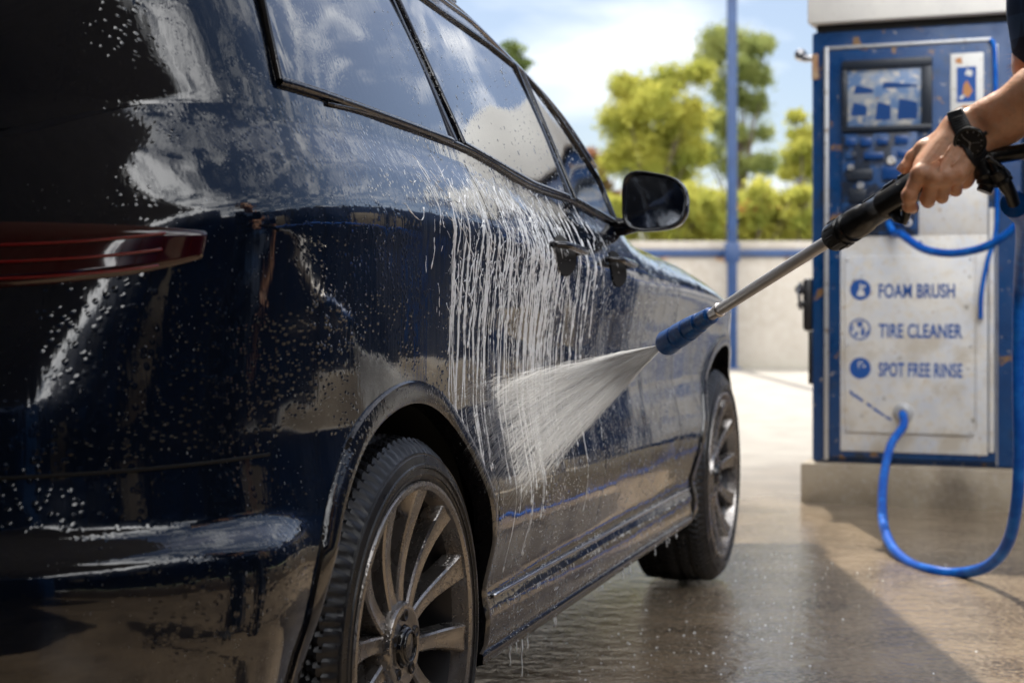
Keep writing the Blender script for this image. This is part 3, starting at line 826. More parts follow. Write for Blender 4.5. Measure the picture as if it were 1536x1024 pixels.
# ================================================================== LANCE
P0 = Vector((.283, 3.0, .865)); PD = Vector((.309, -.70, .255))
def LP(s): return P0+PD*s
lance = empty('spray_lance', LP(.95)); tag(lance, 'steel pressure washer lance with black grip and blue rubber nozzle', 'spray lance')
off = Vector(lance.location)
def lt(mb, segs, n=28):
    mb.tube([LP(s)-off for s, r in segs], [r for s, r in segs], n)
mb = MB(); lt(mb, [(.16, .0098), (.72, .0100)], 24); lt(mb, [(.235, .0108), (.237, .0122), (.246, .0122), (.248, .0108)], 24); mb.build('lance_tube', M['steel'], lance, auto=40)
mb = MB(); lt(mb, [(-.0045, .012), (-.004, .0215), (.004, .0235), (.050, .0215), (.052, .0190), (.058, .0190), (.060, .0225), (.105, .0210), (.107, .0180), (.113, .0180), (.115, .0205), (.155, .0180), (.158, .0150), (.163, .0150), (.166, .0165), (.205, .0150), (.210, .0100)])
nz_ = mb.build('nozzle', M['nozzle'], lance, auto=35)
mb = MB(); lt(mb, [(-.0065, .004), (-.006, .0115), (.0, .0115)], 20); mb.build('nozzle_insert', M['trim'], nz_)
mb = MB()
lt(mb, [(.682, .011), (.684, .0215), (.695, .0230), (.725, .0235), (.727, .0205), (.735, .0205), (.737, .0240), (.745, .0240), (.747, .0205), (.755, .0205), (.757, .0235), (.790, .0225), (.795, .0200), (.850, .0195), (.854, .0212), (.860, .0212), (.864, .0200), (.92, .0205), (.99, .0215)])
g1 = [(1380, 272, 2.320), (1400, 262, 2.31), (1425, 252, 2.300), (1450, 243, 2.290), (1480, 238, 2.285), (1510, 232, 2.28), (1545, 226, 2.27), (1580, 222, 2.26)]
pts = [at(*p)-off for p in g1]; mb.tube(spline(pts, 6), [.0205]*13+[.0195]*6+[.015]*6+[.0115]*18, 22)
grip = mb.build('grip', M['gun'], lance, auto=38)
# raised rail on top of the barrel, fins round the collar
mb = MB(); e = PD.normalized(); upv = (Vector((0, 0, 1))-e*e.z).normalized(); sd = e.cross(upv)
for (s0, s1, wd, ht) in ((.80, .93, .006, .0235), (.87, .90, .008, .0255), (.915, .95, .008, .0262)):
    b = len(mb.v)
    for s_ in (s0, s1):
        for a, h_ in ((-wd, .012), (-wd, ht-.002), (-wd*.7, ht), (wd*.7, ht), (wd, ht-.002), (wd, .012)): mb.v.append(tuple(LP(s_)-off+sd*a+upv*h_))
    for j in range(5): mb.f.append((b+j, b+j+1, b+6+j+1, b+6+j)); mb.m.append(0)
    mb.f.append(tuple(b+j for j in range(6))); mb.m.append(0); mb.f.append(tuple(b+6+j for j in range(6))); mb.m.append(0)
for k in range(10):
    a = 2*math.pi*k/10; dv = upv*math.cos(a)+sd*math.sin(a); mb.tube([LP(.698)-off+dv*.0225, LP(.722)-off+dv*.0225], .0022, 6)
mb.tube([at(1352, 318, 2.40)-off+Vector((0, 0, .012)), at(1348, 326, 2.40)-off, at(1342, 322, 2.41)-off], [.004, .006, .0035], 10)
mb.build('grip_rib', M['gun'], lance, auto=40)
# front catch under the barrel
mb = MB()
c0 = LP(.87)-off
mb.tube([c0-upv*.012, c0-upv*.028+e*.010, c0-upv*.040+e*.022, c0-upv*.026+e*.034, c0-upv*.012+e*.05], [.009, .008, .005, .008, .009], 12); mb.build('grip_catch', M['gun'], lance); mb = MB()
# pistol handle, trigger and guard behind the hand
mb.tube(spline([at(1468, 244, 2.285)-off, at(1478, 262, 2.28)-off, at(1480, 276, 2.28)-off, at(1476, 288, 2.28)-off], 6), [.016]*8+[.014]*6+[.011]*5, 16)
mb.build('handle', M['gun'], lance, auto=50)
mb = MB(); mb.tube(spline([at(1482, 236, 2.26)-off, at(1500, 250, 2.26)-off, at(1512, 262, 2.26)-off, at(1508, 271, 2.26)-off, at(1494, 270, 2.27)-off, at(1480, 262, 2.275)-off], 7), .0042, 10)
mb.tube(spline([at(1488, 240, 2.262)-off, at(1493, 255, 2.262)-off, at(1503, 266, 2.262)-off], 6), .0055, 10)
mb.build('trigger_guard', M['gun'], lance)
mb = MB(); mb.tube([at(1496, 258, 2.25)-off, at(1505, 272, 2.25)-off, at(1516, 290, 2.26)-off, at(1521, 306, 2.27)-off], [.012, .011, .009, .0085], 14)
mb.tube([at(1504, 270, 2.25)-off, at(1507, 275, 2.25)-off], .0135, 14); mb.build('hose_coupling', M['gun'], lance, auto=40)

# ================================================================== PERSON
J = dict(wr=at(1458, 203, 2.30), el=at(1650, 92, 2.22), fa=at(1500, 178, 2.23))
def v(*p): return tuple(at(*p))
mcp = [v(1379, 262, 2.272), v(1400, 268, 2.262), v(1420, 267, 2.262), v(1439, 262, 2.266)]
car_b = [v(1438, 190, 2.298), v(1446, 200, 2.288), v(1455, 210, 2.285), v(1464, 219, 2.288)]
pip = [v(1364, 293, 2.277), v(1391, 298, 2.278), v(1412, 293, 2.276), v(1432, 284, 2.278)]
dip = [v(1364, 309, 2.292), v(1392, 302, 2.308), v(1413, 296, 2.306), v(1434, 286, 2.306)]
tip = [v(1369, 312, 2.315), v(1394, 285, 2.330), v(1415, 281, 2.328), v(1437, 273, 2.327)]
rad = [(.0130, .0100, .0090, .0082), (.0125, .0098, .0090, .0082), (.0118, .0090, .0084, .0076), (.0112, .0086, .0078, .0070)]
def hand_sdf(P):
    d = None
    for i in range(4):
        c = caps(P, car_b[i], mcp[i], .0165, rad[i][0]); d = c if d is None else smin(d, c, .012)
    d = smin(d, caps(P, v(1432, 200, 2.30), v(1385, 250, 2.290), .017, .013), .012)
    d = smin(d, caps(P, v(1464, 226, 2.30), v(1446, 268, 2.292), .019, .015), .012)
    d = smin(d, caps(P, v(1452, 215, 2.305), v(1412, 258, 2.292), .018, .014), .014)
    # knuckles, tendons, veins
    for i in range(4):
        d = smin(d, ell(P, np.array(mcp[i])+np.array((0, -.004, .001)), (.0100, .0095, .0100)), .007)
        d = smin(d, caps(P, np.array(car_b[i])+np.array((-.004, -.0160, 0)), np.array(mcp[i])+np.array((0, -.0105, 0)), .0010, .0028), .006)
    for a, b in ((v(1436, 205, 2.272), v(1412, 238, 2.251)), (v(1412, 238, 2.251), v(1396, 246, 2.252)), (v(1452, 222, 2.268), v(1428, 248, 2.250)), (v(1412, 238, 2.251), v(1409, 256, 2.250))):
        d = smin(d, caps(P, a, b, .0010, .0010), .0035)
    # thumb
    t = smin(caps(P, v(1436, 196, 2.305), v(1386, 224, 2.310), .0165, .0125), caps(P, v(1386, 224, 2.310), v(1370, 237, 2.318), .0125, .0102), .006)
    t = smin(t, caps(P, v(1370, 237, 2.318), v(1357, 252, 2.316), .0100, .0088), .005)
    t = smin(t, ell(P, v(1371, 236, 2.316), (.0112, .0112, .0112)), .004)
    d = smin(d, t, .010)
    d = smin(d, caps(P, v(1392, 226, 2.306), v(1384, 252, 2.292), .011, .010), .010)
    # wrist and forearm
    w = smin(caps(P, v(1436, 192, 2.304), v(1494, 167, 2.286), .020, .0225), caps(P, v(1450, 221, 2.302), v(1508, 192, 2.284), .0205, .0225), .018)
    w = smin(w, caps(P, v(1500, 180, 2.284), v(1560, 145, 2.262), .030, .0385), .02)
    w = smin(w, caps(P, v(1560, 145, 2.262), J['el'], .038, .042), .03)
    w = smin(w, caps(P, J['el'], SH, .042, .05), .02)
    w = smin(w, caps(P, v(1575, -30, 2.34), v(1572, 95, 2.33), .048, .050), .02)
    d = smin(d, w, .014)
    # fingers stay separate from each other
    f = None
    for i in range(4):
        g = caps(P, mcp[i], pip[i], rad[i][0]*.86, rad[i][1]); g = smin(g, caps(P, pip[i], dip[i], rad[i][1], rad[i][2]), .004); g = smin(g, caps(P, dip[i], tip[i], rad[i][2], rad[i][3]), .004)
        g = smin(g, ell(P, np.array(pip[i])+np.array((0, -.0015, 0)), (rad[i][1]*1.06,)*3), .003)
        f = g if f is None else smin(f, g, .0005)
    return smin(d, f, .0028)
SH = (.79, 2.13, 1.50)
arm_v, arm_f = nets(hand_sdf, (.52, 2.06, 1.03), (.86, 2.42, 1.52), .0014)

# skin of the rest of the body (off to the right of the photograph)
TC = np.array((.885, 2.235, 0))
def T(x, y, z): return (TC[0]+x, TC[1]+y, z)     # the person faces -X; x<0 is in front
def body_sdf(P):
    d = caps(P, T(.0, 0, .98), T(.01, 0, 1.20), .125, .125); d = smin(d, caps(P, T(.01, -.06, 1.30), T(.01, .06, 1.30), .115, .115), .05)
    d = smin(d, caps(P, T(.02, -.14, 1.45), T(.02, .14, 1.45), .062, .062), .06); d = smin(d, caps(P, T(.01, 0, 1.46), T(-.02, 0, 1.58), .058, .055), .04)
    d = smin(d, caps(P, SH, tuple(J['el']), .050, .036), .03)
    d = smin(d, caps(P, T(.02, .17, 1.45), T(.05, .25, 1.17), .050, .040), .03); d = smin(d, caps(P, T(.05, .25, 1.17), T(.0, .26, .94), .040, .029), .02)
    for k in range(4): d = smin(d, caps(P, T(-.03+.018*k, .262, .90), T(-.045+.022*k, .255, .80+.006*abs(k-1)), .014, .009), .008)
    d = smin(d, caps(P, T(-.02, .255, .92), T(-.065, .24, .86), .013, .009), .01)
    for s_ in (-1, 1):
        d = smin(d, caps(P, T(.0, s_*.09, .92), T(-.01+.03*s_, s_*.115, .50), .095, .058), .03); d = smin(d, caps(P, T(-.01+.03*s_, s_*.115, .50), T(.04+.04*s_, s_*.13, .09), .056, .038), .02)
        d = smin(d, caps(P, T(.04+.04*s_, s_*.13, .05), T(-.12+.04*s_, s_*.145, .035), .035, .028), .02)
    h = ell(P, T(-.035, 0, 1.725), (.098, .076, .118)); h = smin(h, ell(P, T(-.075, 0, 1.655), (.055, .050, .055)), .04)
    h = smin(h, caps(P, T(-.125, 0, 1.715), T(-.150, 0, 1.685), .010, .014), .015)
    h = smin(h, caps(P, T(-.118, -.03, 1.742), T(-.118, .03, 1.742), .010, .010), .015); h = smin(h, caps(P, T(-.122, -.018, 1.648), T(-.122, .018, 1.648), .008, .008), .01)
    for s_ in (-1, 1):
        h = smin(h, ell(P, T(-.03, s_*.082, 1.705), (.022, .012, .034)), .008)
        h = np.maximum(h, -ell(P, T(-.128, s_*.031, 1.722), (.014, .015, .010)))
    return smin(d, h, .035)
bv, bf = nets(body_sdf, (.60, 1.93, -.01), (1.15, 2.58, 1.88), .0075)
pv = np.concatenate([arm_v, bv]); pf = np.concatenate([arm_f, bf+len(arm_v)])
ploc = np.array((TC[0], TC[1], 0.0))
person = mesh_obj('person', pv-ploc, pf, M['skin']); person.location = ploc
tag(person, 'person in a navy plaid shirt reaching in from the right with a black-gripped spray lance', 'person')
def cloth(name, fn, lo, hi, m, step=.008):
    a, b = nets(fn, lo, hi, step); o = mesh_obj(name, a-ploc, b, m, person); return o
def shirt(P):
    d = caps(P, T(.0, 0, .90), T(.01, 0, 1.20), .150, .148); d = smin(d, caps(P, T(.01, -.06, 1.30), T(.01, .06, 1.30), .135, .135), .05)
    d = smin(d, caps(P, T(.02, -.14, 1.45), T(.02, .14, 1.45), .078, .078), .06)
    sl = np.array(J['el'])*.83+np.array(SH)*.17
    d = smin(d, caps(P, SH, tuple(sl), .066, .060), .04)
    d = smin(d, caps(P, T(.02, .17, 1.45), T(.05, .25, 1.20), .066, .060), .04)
    d = smin(d, caps(P, v(1582, -60, 2.32), v(1586, 66, 2.32), .070, .064), .03)
    d = np.maximum(d, .86-P[..., 2]); d = np.maximum(d, -caps(P, T(.01, 0, 1.50), T(-.03, 0, 1.62), .062, .07))
    return d+.0025*np.sin(P[..., 2]*60+P[..., 0]*30)*np.sin(P[..., 1]*40)
cloth('shirt', shirt, (.60, 1.96, .84), (1.12, 2.58, 1.56), M['plaid'], .007)
def trousers(P):
    d = caps(P, T(.0, -.03, .95), T(.0, .03, .95), .138, .138)
    for s_ in (-1, 1):
        d = smin(d, caps(P, T(.0, s_*.09, .90), T(-.01+.03*s_, s_*.115, .50), .112, .078), .03); d = smin(d, caps(P, T(-.01+.03*s_, s_*.115, .50), T(.04+.04*s_, s_*.13, .10), .076, .066), .02)
    return np.maximum(np.maximum(d, .075-P[..., 2]), P[..., 2]-1.0)
cloth('trousers', trousers, (.62, 1.98, .06), (1.12, 2.5, 1.02), M['denim'], .010)
def shoes(P):
    d = None
    for s_ in (-1, 1):
        c = smin(ell(P, T(.055+.04*s_, s_*.13, .055), (.075, .048, .060)), ell(P, T(-.09+.04*s_, s_*.145, .040), (.115, .048, .045)), .03); d = c if d is None else np.minimum(d, c)
    return np.maximum(d, -P[..., 2]+.002)
cloth('shoes', shoes, (.62, 2.0, -.01), (1.12, 2.5, .14), M['shoe'], .007)
def hair(P):
    d = ell(P, T(-.022, 0, 1.748), (.108, .086, .112)); d = np.maximum(d, 1.70-P[..., 2]+.6*(-(P[..., 0]-TC[0])-.02))
    return np.maximum(d, -(P[..., 0]-TC[0])-.088-.5*(P[..., 2]-1.78))+.002*np.sin(P[..., 1]*160)
cloth('hair', hair, (.70, 2.1, 1.6), (1.05, 2.37, 1.89), M['hair'], .006)
for s_ in (-1, 1):
    mb = MB(); q = Vector(T(-.116, s_*.031, 1.722))-Vector(ploc); mb.lathe([(-.0115, .0003), (-.009, .0072), (-.004, .0108), (0, .0115), (.006, .0100), (.011, .0003)], 16, 'x', q); mb.build('eye', M['eye'], person)
# nails on thumb and index
def nail(c, n, t, w, l):
    c = Vector(c); n = Vector(n).normalized(); t = Vector(t); t = (t-n*t.dot(n)).normalized(); s_ = n.cross(t); V = []; Fc = []
    for i in range(9):
        for j in range(9):
            a, b = i/4-1, j/4-1; a2 = a*math.sqrt(1-b*b*.45); b2 = b*math.sqrt(1-a*a*.30)
            V.append(tuple(c+s_*a2*w+t*b2*l-n*(.0022*a2*a2+.0006*b2*b2)-Vector(ploc)))
    for i in range(8):
        for j in range(8): Fc.append((i*9+j, i*9+j+1, (i+1)*9+j+1, (i+1)*9+j))
    o = mesh_obj('nail', V, Fc, M['nail'], person); return o
nail(Vector(v(1354, 252, 2.316))+Vector((-.0060, -.0062, .001)), (-.6, -.78, .15), Vector(v(1354, 252, 2.316))-Vector(v(1369, 237, 2.318)), .0042, .0058)
# short hairs along the forearm
def arm_hair():
    V = []; Fc = []; b = 0
    A, B = Vector(v(1478, 178, 2.28)), Vector(v(1570, 138, 2.26)); ax = (B-A).normalized()
    k = (arm_v@np.array(ax)); sel = np.where((arm_v[:, 0] > A.x-.02) & (arm_v[:, 2] < 1.30))[0]
    from mathutils.bvhtree import BVHTree
    me = person.data; pick = rng.choice(sel, 1100)
    for i in pick:
        n = me.vertices[int(i)].normal
        if n.z < -.2: continue
        p = Vector(arm_v[i]); t = (-ax*.9+n*rng.uniform(.25, .7)+Vector(rng.normal(0, .25, 3))).normalized(); l = rng.uniform(.005, .012); s_ = t.cross(Vector((0, 1, 0))).normalized()*.00013
        q = [p-s_-Vector(ploc), p+s_-Vector(ploc), p+t*l*.6+s_*.7-Vector(ploc), p+t*l+Vector((0, 0, -.0012))-Vector(ploc), p+t*l*.6-s_*.7-Vector(ploc)]
        V += [tuple(a) for a in q]; Fc.append(tuple(range(b, b+5))); b += 5
    mesh_obj('arm_hair', V, Fc, M['armhair'], person)
arm_hair()

# wristwatch
watch = empty('wristwatch', J['wr']); wo = Vector(watch.location)
tag(watch, 'black wristwatch with round black dial on the left wrist above the lance', 'watch')
ax = (Vector(v(1490, 180, 2.284))-Vector(v(1440, 209, 2.304))).normalized()
wc = Vector(v(1455, 203, 2.300)); fn = (Vector((-.02, -1, -.16))-ax*Vector((-.02, -1, -.16)).dot(ax)).normalized(); cr = ax.cross(fn)
def wring(off_, r1, n=60):
    """outline of the wrist in the plane across the forearm, found on the modelled skin"""
    out = []
    for k in range(n):
        a = 2*math.pi*k/n; d = fn*math.cos(a)+cr*math.sin(a); rs = np.linspace(.018, .06, 60); P = np.array([tuple(wc+ax*off_+d*float(q)) for q in rs], np.float32)
        sd_ = hand_sdf(P); i = int(np.argmax(sd_ > 0)); out.append(wc+ax*off_+d*(float(rs[i])+r1))
    q = out[:]
    for _ in range(3): q = [(q[i-1]+q[i]*2+q[(i+1) % n])/4 for i in range(n)]
    return q
mb = MB(); n = 60; prof_w = [(-.0115, .0003), (-.0115, .0026), (-.0100, .0034), (.0100, .0034), (.0115, .0026), (.0115, .0003)]
W_ = [wring(a, r) for a, r in prof_w]
for ring in W_: mb.v += [tuple(p-wo) for p in ring]
for i in range(5):
    for k in range(n): mb.f.append((i*n+k, i*n+(k+1) % n, (i+1)*n+(k+1) % n, (i+1)*n+k)); mb.m.append(0)
for k in range(-14, 15):
    if abs(k) < 6: continue
    i = (k % n); p = (W_[2][i]+W_[3][i])/2; q = W_[2][i]; r_ = W_[3][i]; mb.tube([q-wo, r_-wo], .0010, 6)
mb.build('watch_strap', M['strap'], watch, auto=45)
top = wc+fn*0; rr0 = (W_[2][0]+W_[3][0])/2
def disc(mb, prof, n=56):
    b = len(mb.v)
    for h_, r in prof:
        for k in range(n):
            a = 2*math.pi*k/n; mb.v.append(tuple(rr0+fn*h_+(ax*math.cos(a)+cr*math.sin(a))*r-wo))
    for i in range(len(prof)-1):
        for k in range(n): mb.f.append((b+i*n+k, b+i*n+(k+1) % n, b+(i+1)*n+(k+1) % n, b+(i+1)*n+k)); mb.m.append(0)
mb = MB(); disc(mb, [(-.006, .0195), (.000, .0222), (.0045, .0226), (.0062, .0216), (.0070, .0200), (.0066, .0188), (.0050, .0186)])
mb.tube([rr0-wo+ax*.021+fn*.002, rr0-wo+ax*.0265+fn*.002], .0030, 14); mb.build('watch_case', M['gun'], watch, auto=35)
mb = MB(); disc(mb, [(.0052, .0188), (.0053, .009), (.0054, .0001)]); dl = mb.build('watch_dial', M['dial'], watch)
mb = MB()
def mk(a, r0, r1, w): 
    d = ax*math.cos(a)+cr*math.sin(a); s_ = fn.cross(d); b = len(mb.v)
    for r in (r0, r1):
        for q in (-w, w): mb.v.append(tuple(rr0+fn*.0060+d*r+s_*q-wo))
    mb.f.append((b, b+1, b+3, b+2)); mb.m.append(0)
for k in range(12): mk(2*math.pi*k/12+.3, .0145, .0168, .0004 if k % 3 else .0007)
mk(2.2, -.002, .0095, .0005); mk(4.4, -.002, .0135, .0004); mk(.5, -.003, .014, .0002)
mb.build('watch_hand', M['mark'], dl, smooth=False)

# ================================================================== SPRAY
def spray():
    V = []; Fc = []; b = 0; o0 = LP(-.004); 
    axd = (Vector((-.039, 2.93, .694))-o0); L0 = axd.length; axd.normalize()
    up_ = (Vector((0, 0, 1))-axd*axd.z).normalized(); sd_ = axd.cross(up_)
    for k in range(7000):
        g = rng.uniform(-1, 1); fl = rng.normal(0, .30)
        th_ = R(17)*g+R(1.0)*rng.normal(); ph_ = R(4.0)*fl
        d = (axd+up_*math.tan(th_)+sd_*math.tan(ph_)).normalized()
        far = .27+.13*rng.random(); r0 = far*rng.random()**.8; r1 = min(r0+rng.uniform(.02, .12)*(.4+r0/far), far+.02)
        if rng.random() < .25: r0 = 0.0; r1 = rng.uniform(.08, .3)
        w = rng.uniform(.00012, .00042)*(1 if rng.random() < .9 else 1.8)
        e1 = d.cross(up_).normalized()*w; e2 = d.cross(e1).normalized()*w; p0 = o0+d*r0; p1 = o0+d*(r0*.6+r1*.4); p2 = o0+d*r1
        sag = Vector((0, 0, -.02*(r1/far)**2))
        q = [p0]+[p1+e1, p1-e1*.5+e2*.87, p1-e1*.5-e2*.87]+[p2+sag]
        V += [tuple(a) for a in q]; Fc += [(b, b+1, b+2), (b, b+2, b+3), (b, b+3, b+1), (b+4, b+2, b+1), (b+4, b+3, b+2), (b+4, b+1, b+3)]; b += 5
    for k in range(4200):   # loose drops in and around the fan, splash where it lands
        if k < 1100:
            d = (axd+up_*math.tan(R(19)*rng.normal()*.7)+sd_*math.tan(R(6)*rng.normal())).normalized(); p = o0+d*rng.uniform(.10, .42)
        else: p = o0+axd*(L0*rng.normal(.93, .10))+up_*rng.normal(-.01, .09)+Vector((.05*rng.random(), rng.normal(0, .06), 0))
        r = .0003+.0009*rng.random()**4
        V += [tuple(p+Vector(a)*r) for a in ((1, 0, 0), (-1, 0, 0), (0, 1, 0), (0, -1, 0), (0, 0, 1.3), (0, 0, -1.3))]
        Fc += [(b+i, b+j, b+k2) for i, j, k2 in ((0, 2, 4), (2, 1, 4), (1, 3, 4), (3, 0, 4), (2, 0, 5), (1, 2, 5), (3, 1, 5), (0, 3, 5))]; b += 6
    m = bpy.data.materials.new('spray_water'); m.use_nodes = True; nt = m.node_tree; nt.nodes.clear(); Lk = nt.links.new
    out = N(nt, 'ShaderNodeOutputMaterial'); tr = N(nt, 'ShaderNodeBsdfTransparent'); tl = N(nt, 'ShaderNodeBsdfTranslucent'); df = N(nt, 'ShaderNodeBsdfDiffuse')
    for q in (tl, df): q.inputs['Color'].default_value = (.98, .99, 1, 1)
    a = N(nt, 'ShaderNodeMixShader', inp={0: .5}); Lk(tl.outputs[0], a.inputs[1]); Lk(df.outputs[0], a.inputs[2])
    c = N(nt, 'ShaderNodeMixShader', inp={0: .30}); Lk(tr.outputs[0], c.inputs[1]); Lk(a.outputs[0], c.inputs[2]); Lk(c.outputs[0], out.inputs[0])
    o = mesh_obj('water_spray', V, Fc, m); tag(o, 'white fan of pressurised water shooting from the blue nozzle onto the car door', 'water spray', kind='stuff')
    # the fine mist that fills the fan
    mb = MB(); n = 24; rings = 10; bb = 0; L1 = .24
    for i in range(rings+1):
        r = .015+L1*i/rings
        for k in range(n):
            a = 2*math.pi*k/n; mb.v.append(tuple(o0+axd*r+up_*math.cos(a)*r*math.tan(R(15))+sd_*math.sin(a)*(.004+r*math.tan(R(4.5)))+Vector((0, 0, -.012*(r/L0)**2))))
    for i in range(rings):
        for k in range(n): mb.f.append((i*n+k, i*n+(k+1) % n, (i+1)*n+(k+1) % n, (i+1)*n+k)); mb.m.append(0)
    mb.f.append(tuple(range(n))); mb.f.append(tuple(rings*n+k for k in range(n))); mb.m += [0, 0]
    m = bpy.data.materials.new('mist'); m.use_nodes = True; nt = m.node_tree; nt.nodes.clear(); Lk = nt.links.new
    out = N(nt, 'ShaderNodeOutputMaterial'); pv_ = N(nt, 'ShaderNodeVolumePrincipled'); pv_.inputs['Color'].default_value = (1, 1, 1, 1); pv_.inputs['Anisotropy'].default_value = .6
    pv_.inputs['Density'].default_value = 1.3; Lk(pv_.outputs[0], out.inputs['Volume'])
    o = mb.build('spray_mist', m); tag(o, 'fine pale mist filling the water fan between nozzle and car door', 'mist', kind='stuff')
spray()

# ================================================================== CABINET
cabrz = -R(21.7)
cab = empty('wash_cabinet', (1.41, 7.70, .19), cabrz); tag(cab, 'worn blue self-serve wash cabinet with screen, grey service plate and hose outlet', 'wash cabinet')
ZB0 = .19
def B(mb, p0, p1, z0, z1, y0, y1, b=.004): mb.box(p0, p1, y0, y1, z0-ZB0, z1-ZB0, b)
mb = MB(); B(mb, .0, .945, .19, 2.20, 0, .62, .012); mb.build('cabinet_body', M['blue'], cab, auto=40)
mb = MB(); B(mb, -.012, .98, 2.235, 2.64, -.05, .70, .01); mb.build('cabinet_header', M['grey_metal'], cab, auto=40)
mb = MB(); B(mb, .02, .92, 2.19, 2.24, .012, .60, .002); mb.build('header_gap', M['inner'], cab)
# door: blue field with a bright worn frame
mb = MB(); B(mb, .082, .835, .215, 2.112, -.022, .004, .006); dr = mb.build('door', M['blue'], cab, auto=40)
mb = MB()
for a in ((.062, .082, .200, 2.128), (.0825, .818, 2.112, 2.128)): B(mb, *a, -.027, .002, .003)
B(mb, .835, .842, .2, 2.10, -.020, .003, .002); mb.build('door_trim', M['silver'], dr, auto=40)
mb = MB(); B(mb, .805, .829, .26, 1.36, -.034, -.0222, .004); mb.build('door_strip', M['plate'], dr, auto=40)
# screen with bezel
mb = MB(); fr = (.147, .557, 1.722, 2.055)
B(mb, .147, .557, 2.012, 2.055, -.050, -.0222, .006); B(mb, .147, .557, 1.722, 1.748, -.050, -.0222, .006); B(mb, .147, .172, 1.7485, 2.0115, -.050, -.0222, .004); B(mb, .510, .557, 1.7485, 2.0115, -.050, -.0222, .004)
bz = mb.build('screen_bezel', M['bezel'], cab, auto=40)
mb = MB(); B(mb, .1725, .5095, 1.749, 2.011, -.034, -.0223, .002); mb.build('screen', M['screen'], bz)
mb = MB()
for (p0, p1, z0, z1) in ((.19, .26, 1.80, 1.86), (.30, .37, 1.775, 1.86), (.40, .49, 1.775, 1.87), (.20, .29, 1.90, 1.94), (.33, .49, 1.92, 1.95)):
    b = len(mb.v); mb.v += [(p0, -.0348, z0-ZB0), (p1, -.0348, z0-ZB0), (p1, -.0348, z1-ZB0-.02), (p0+.01, -.0348, z1-ZB0)]; mb.f.append((b, b+1, b+2, b+3)); mb.m.append(0)
mb.build('screen_picture', M['btn_blue'], bz, smooth=False)
# control panel with its knobs and slots
mb = MB(); B(mb, .147, .491, 1.246, 1.716, -.040, -.0222, .006); cp = mb.build('control_panel', M['controls'], cab, auto=40)
rr = random.Random(3)
for k, (p, z, w_, h_, m_) in enumerate([(.165, 1.66, .045, .035, 'btn_blue'), (.235, 1.655, .05, .04, 'btn_blue'), (.31, 1.66, .05, .03, 'btn_blue'), (.39, 1.66, .06, .04, 'btn_blue'), (.165, 1.60, .05, .03, 'controls'), (.25, 1.595, .09, .03, 'btn_blue'), (.40, 1.60, .055, .03, 'btn_blue'), (.17, 1.50, .12, .05, 'bezel'), (.335, 1.50, .13, .06, 'btn_blue'), (.18, 1.40, .08, .06, 'bezel'), (.20, 1.29, .11, .05, 'bezel'), (.38, 1.29, .08, .07, 'btn_blue')]):
    mb = MB(); B(mb, p, p+w_, z, z+h_, -.050-.004*(k % 3), -.0402, .004); mb.build('button', M[m_], cp, auto=40)
for (p, z, r, m_) in ((.375, 1.585, .020, 'plate'), (.235, 1.475, .016, 'silver'), (.40, 1.42, .055, 'bezel'), (.28, 1.37, .040, 'bezel'), (.19, 1.56, .014, 'silver'), (.45, 1.30, .018, 'plate')):
    mb = MB(); mb.lathe([(-.041, r), (-.056, r), (-.062, r*.85), (-.062, r*.55), (-.055, r*.5), (-.055, .0005)], 32, 'y', (p, 0, z-ZB0)); mb.build('knob', M[m_], cp, auto=40)
# sticker
mb = MB(); B(mb, .637, .782, 1.62, 2.063, -.030, -.0222, .003); st = mb.build('instruction_sticker', M['white_stk'], cab, auto=40)
def flat(mb, pts, y): b = len(mb.v); mb.v += [(p, y, z-ZB0) for p, z in pts]; mb.f.append(tuple(range(b, b+len(pts)))); mb.m.append(mb.cur)
mb = MB(); flat(mb, [(.665, 1.84), (.75, 1.84), (.75, 2.00), (.665, 2.00)], -.0305); flat(mb, [(.66, 1.64), (.69, 1.64), (.69, 1.72), (.66, 1.72)], -.0305); mb.build('sticker_picture', M['ink_blue'], st, smooth=False)
mb = MB(); flat(mb, [(.66, 1.775), (.70, 1.76), (.755, 1.77), (.76, 1.82), (.70, 1.828), (.66, 1.81)], -.0309); flat(mb, [(.69, 1.88), (.715, 1.86), (.735, 1.89), (.71, 1.94), (.695, 1.92)], -.0311); flat(mb, [(.66, 2.02), (.69, 2.015), (.685, 2.045), (.66, 2.04)], -.0309); mb.build('sticker_figure', M['ink_orange'], st, smooth=False)
mb = MB(); flat(mb, [(.70, 1.965), (.73, 1.955), (.735, 1.98), (.71, 1.99)], -.0311); flat(mb, [(.675, 1.855), (.69, 1.855), (.705, 1.875), (.68, 1.87)], -.0311); mb.build('sticker_shape', M['white_stk'], st, smooth=False)
# service plates
mb = MB(); B(mb, .138, .800, .246, 1.242, -.028, -.0222, .004); pl = mb.build('service_plate', M['plate'], cab, auto=40)
mb = MB(); B(mb, .495, .800, 1.2425, 1.50, -.028, -.0222, .004); mb.build('upper_plate', M['plate'], cab, auto=40)
mb = MB(); B(mb, .160, .742, .335, 1.150, -.040, -.0282, .006); B(mb, .749, .758, .37, 1.15, -.034, -.0282, .002); mb.build('plate_cover', M['plate'], pl, auto=40)
for (p, z) in ((.175, 1.132), (.727, 1.132), (.175, .353), (.727, .353), (.175, .74), (.727, .74)):
    mb = MB(); mb.lathe([(-.0402, .007), (-.0435, .006), (-.0445, .0004)], 14, 'y', (p, 0, z-ZB0)); mb.build('screw', M['silver'], pl)
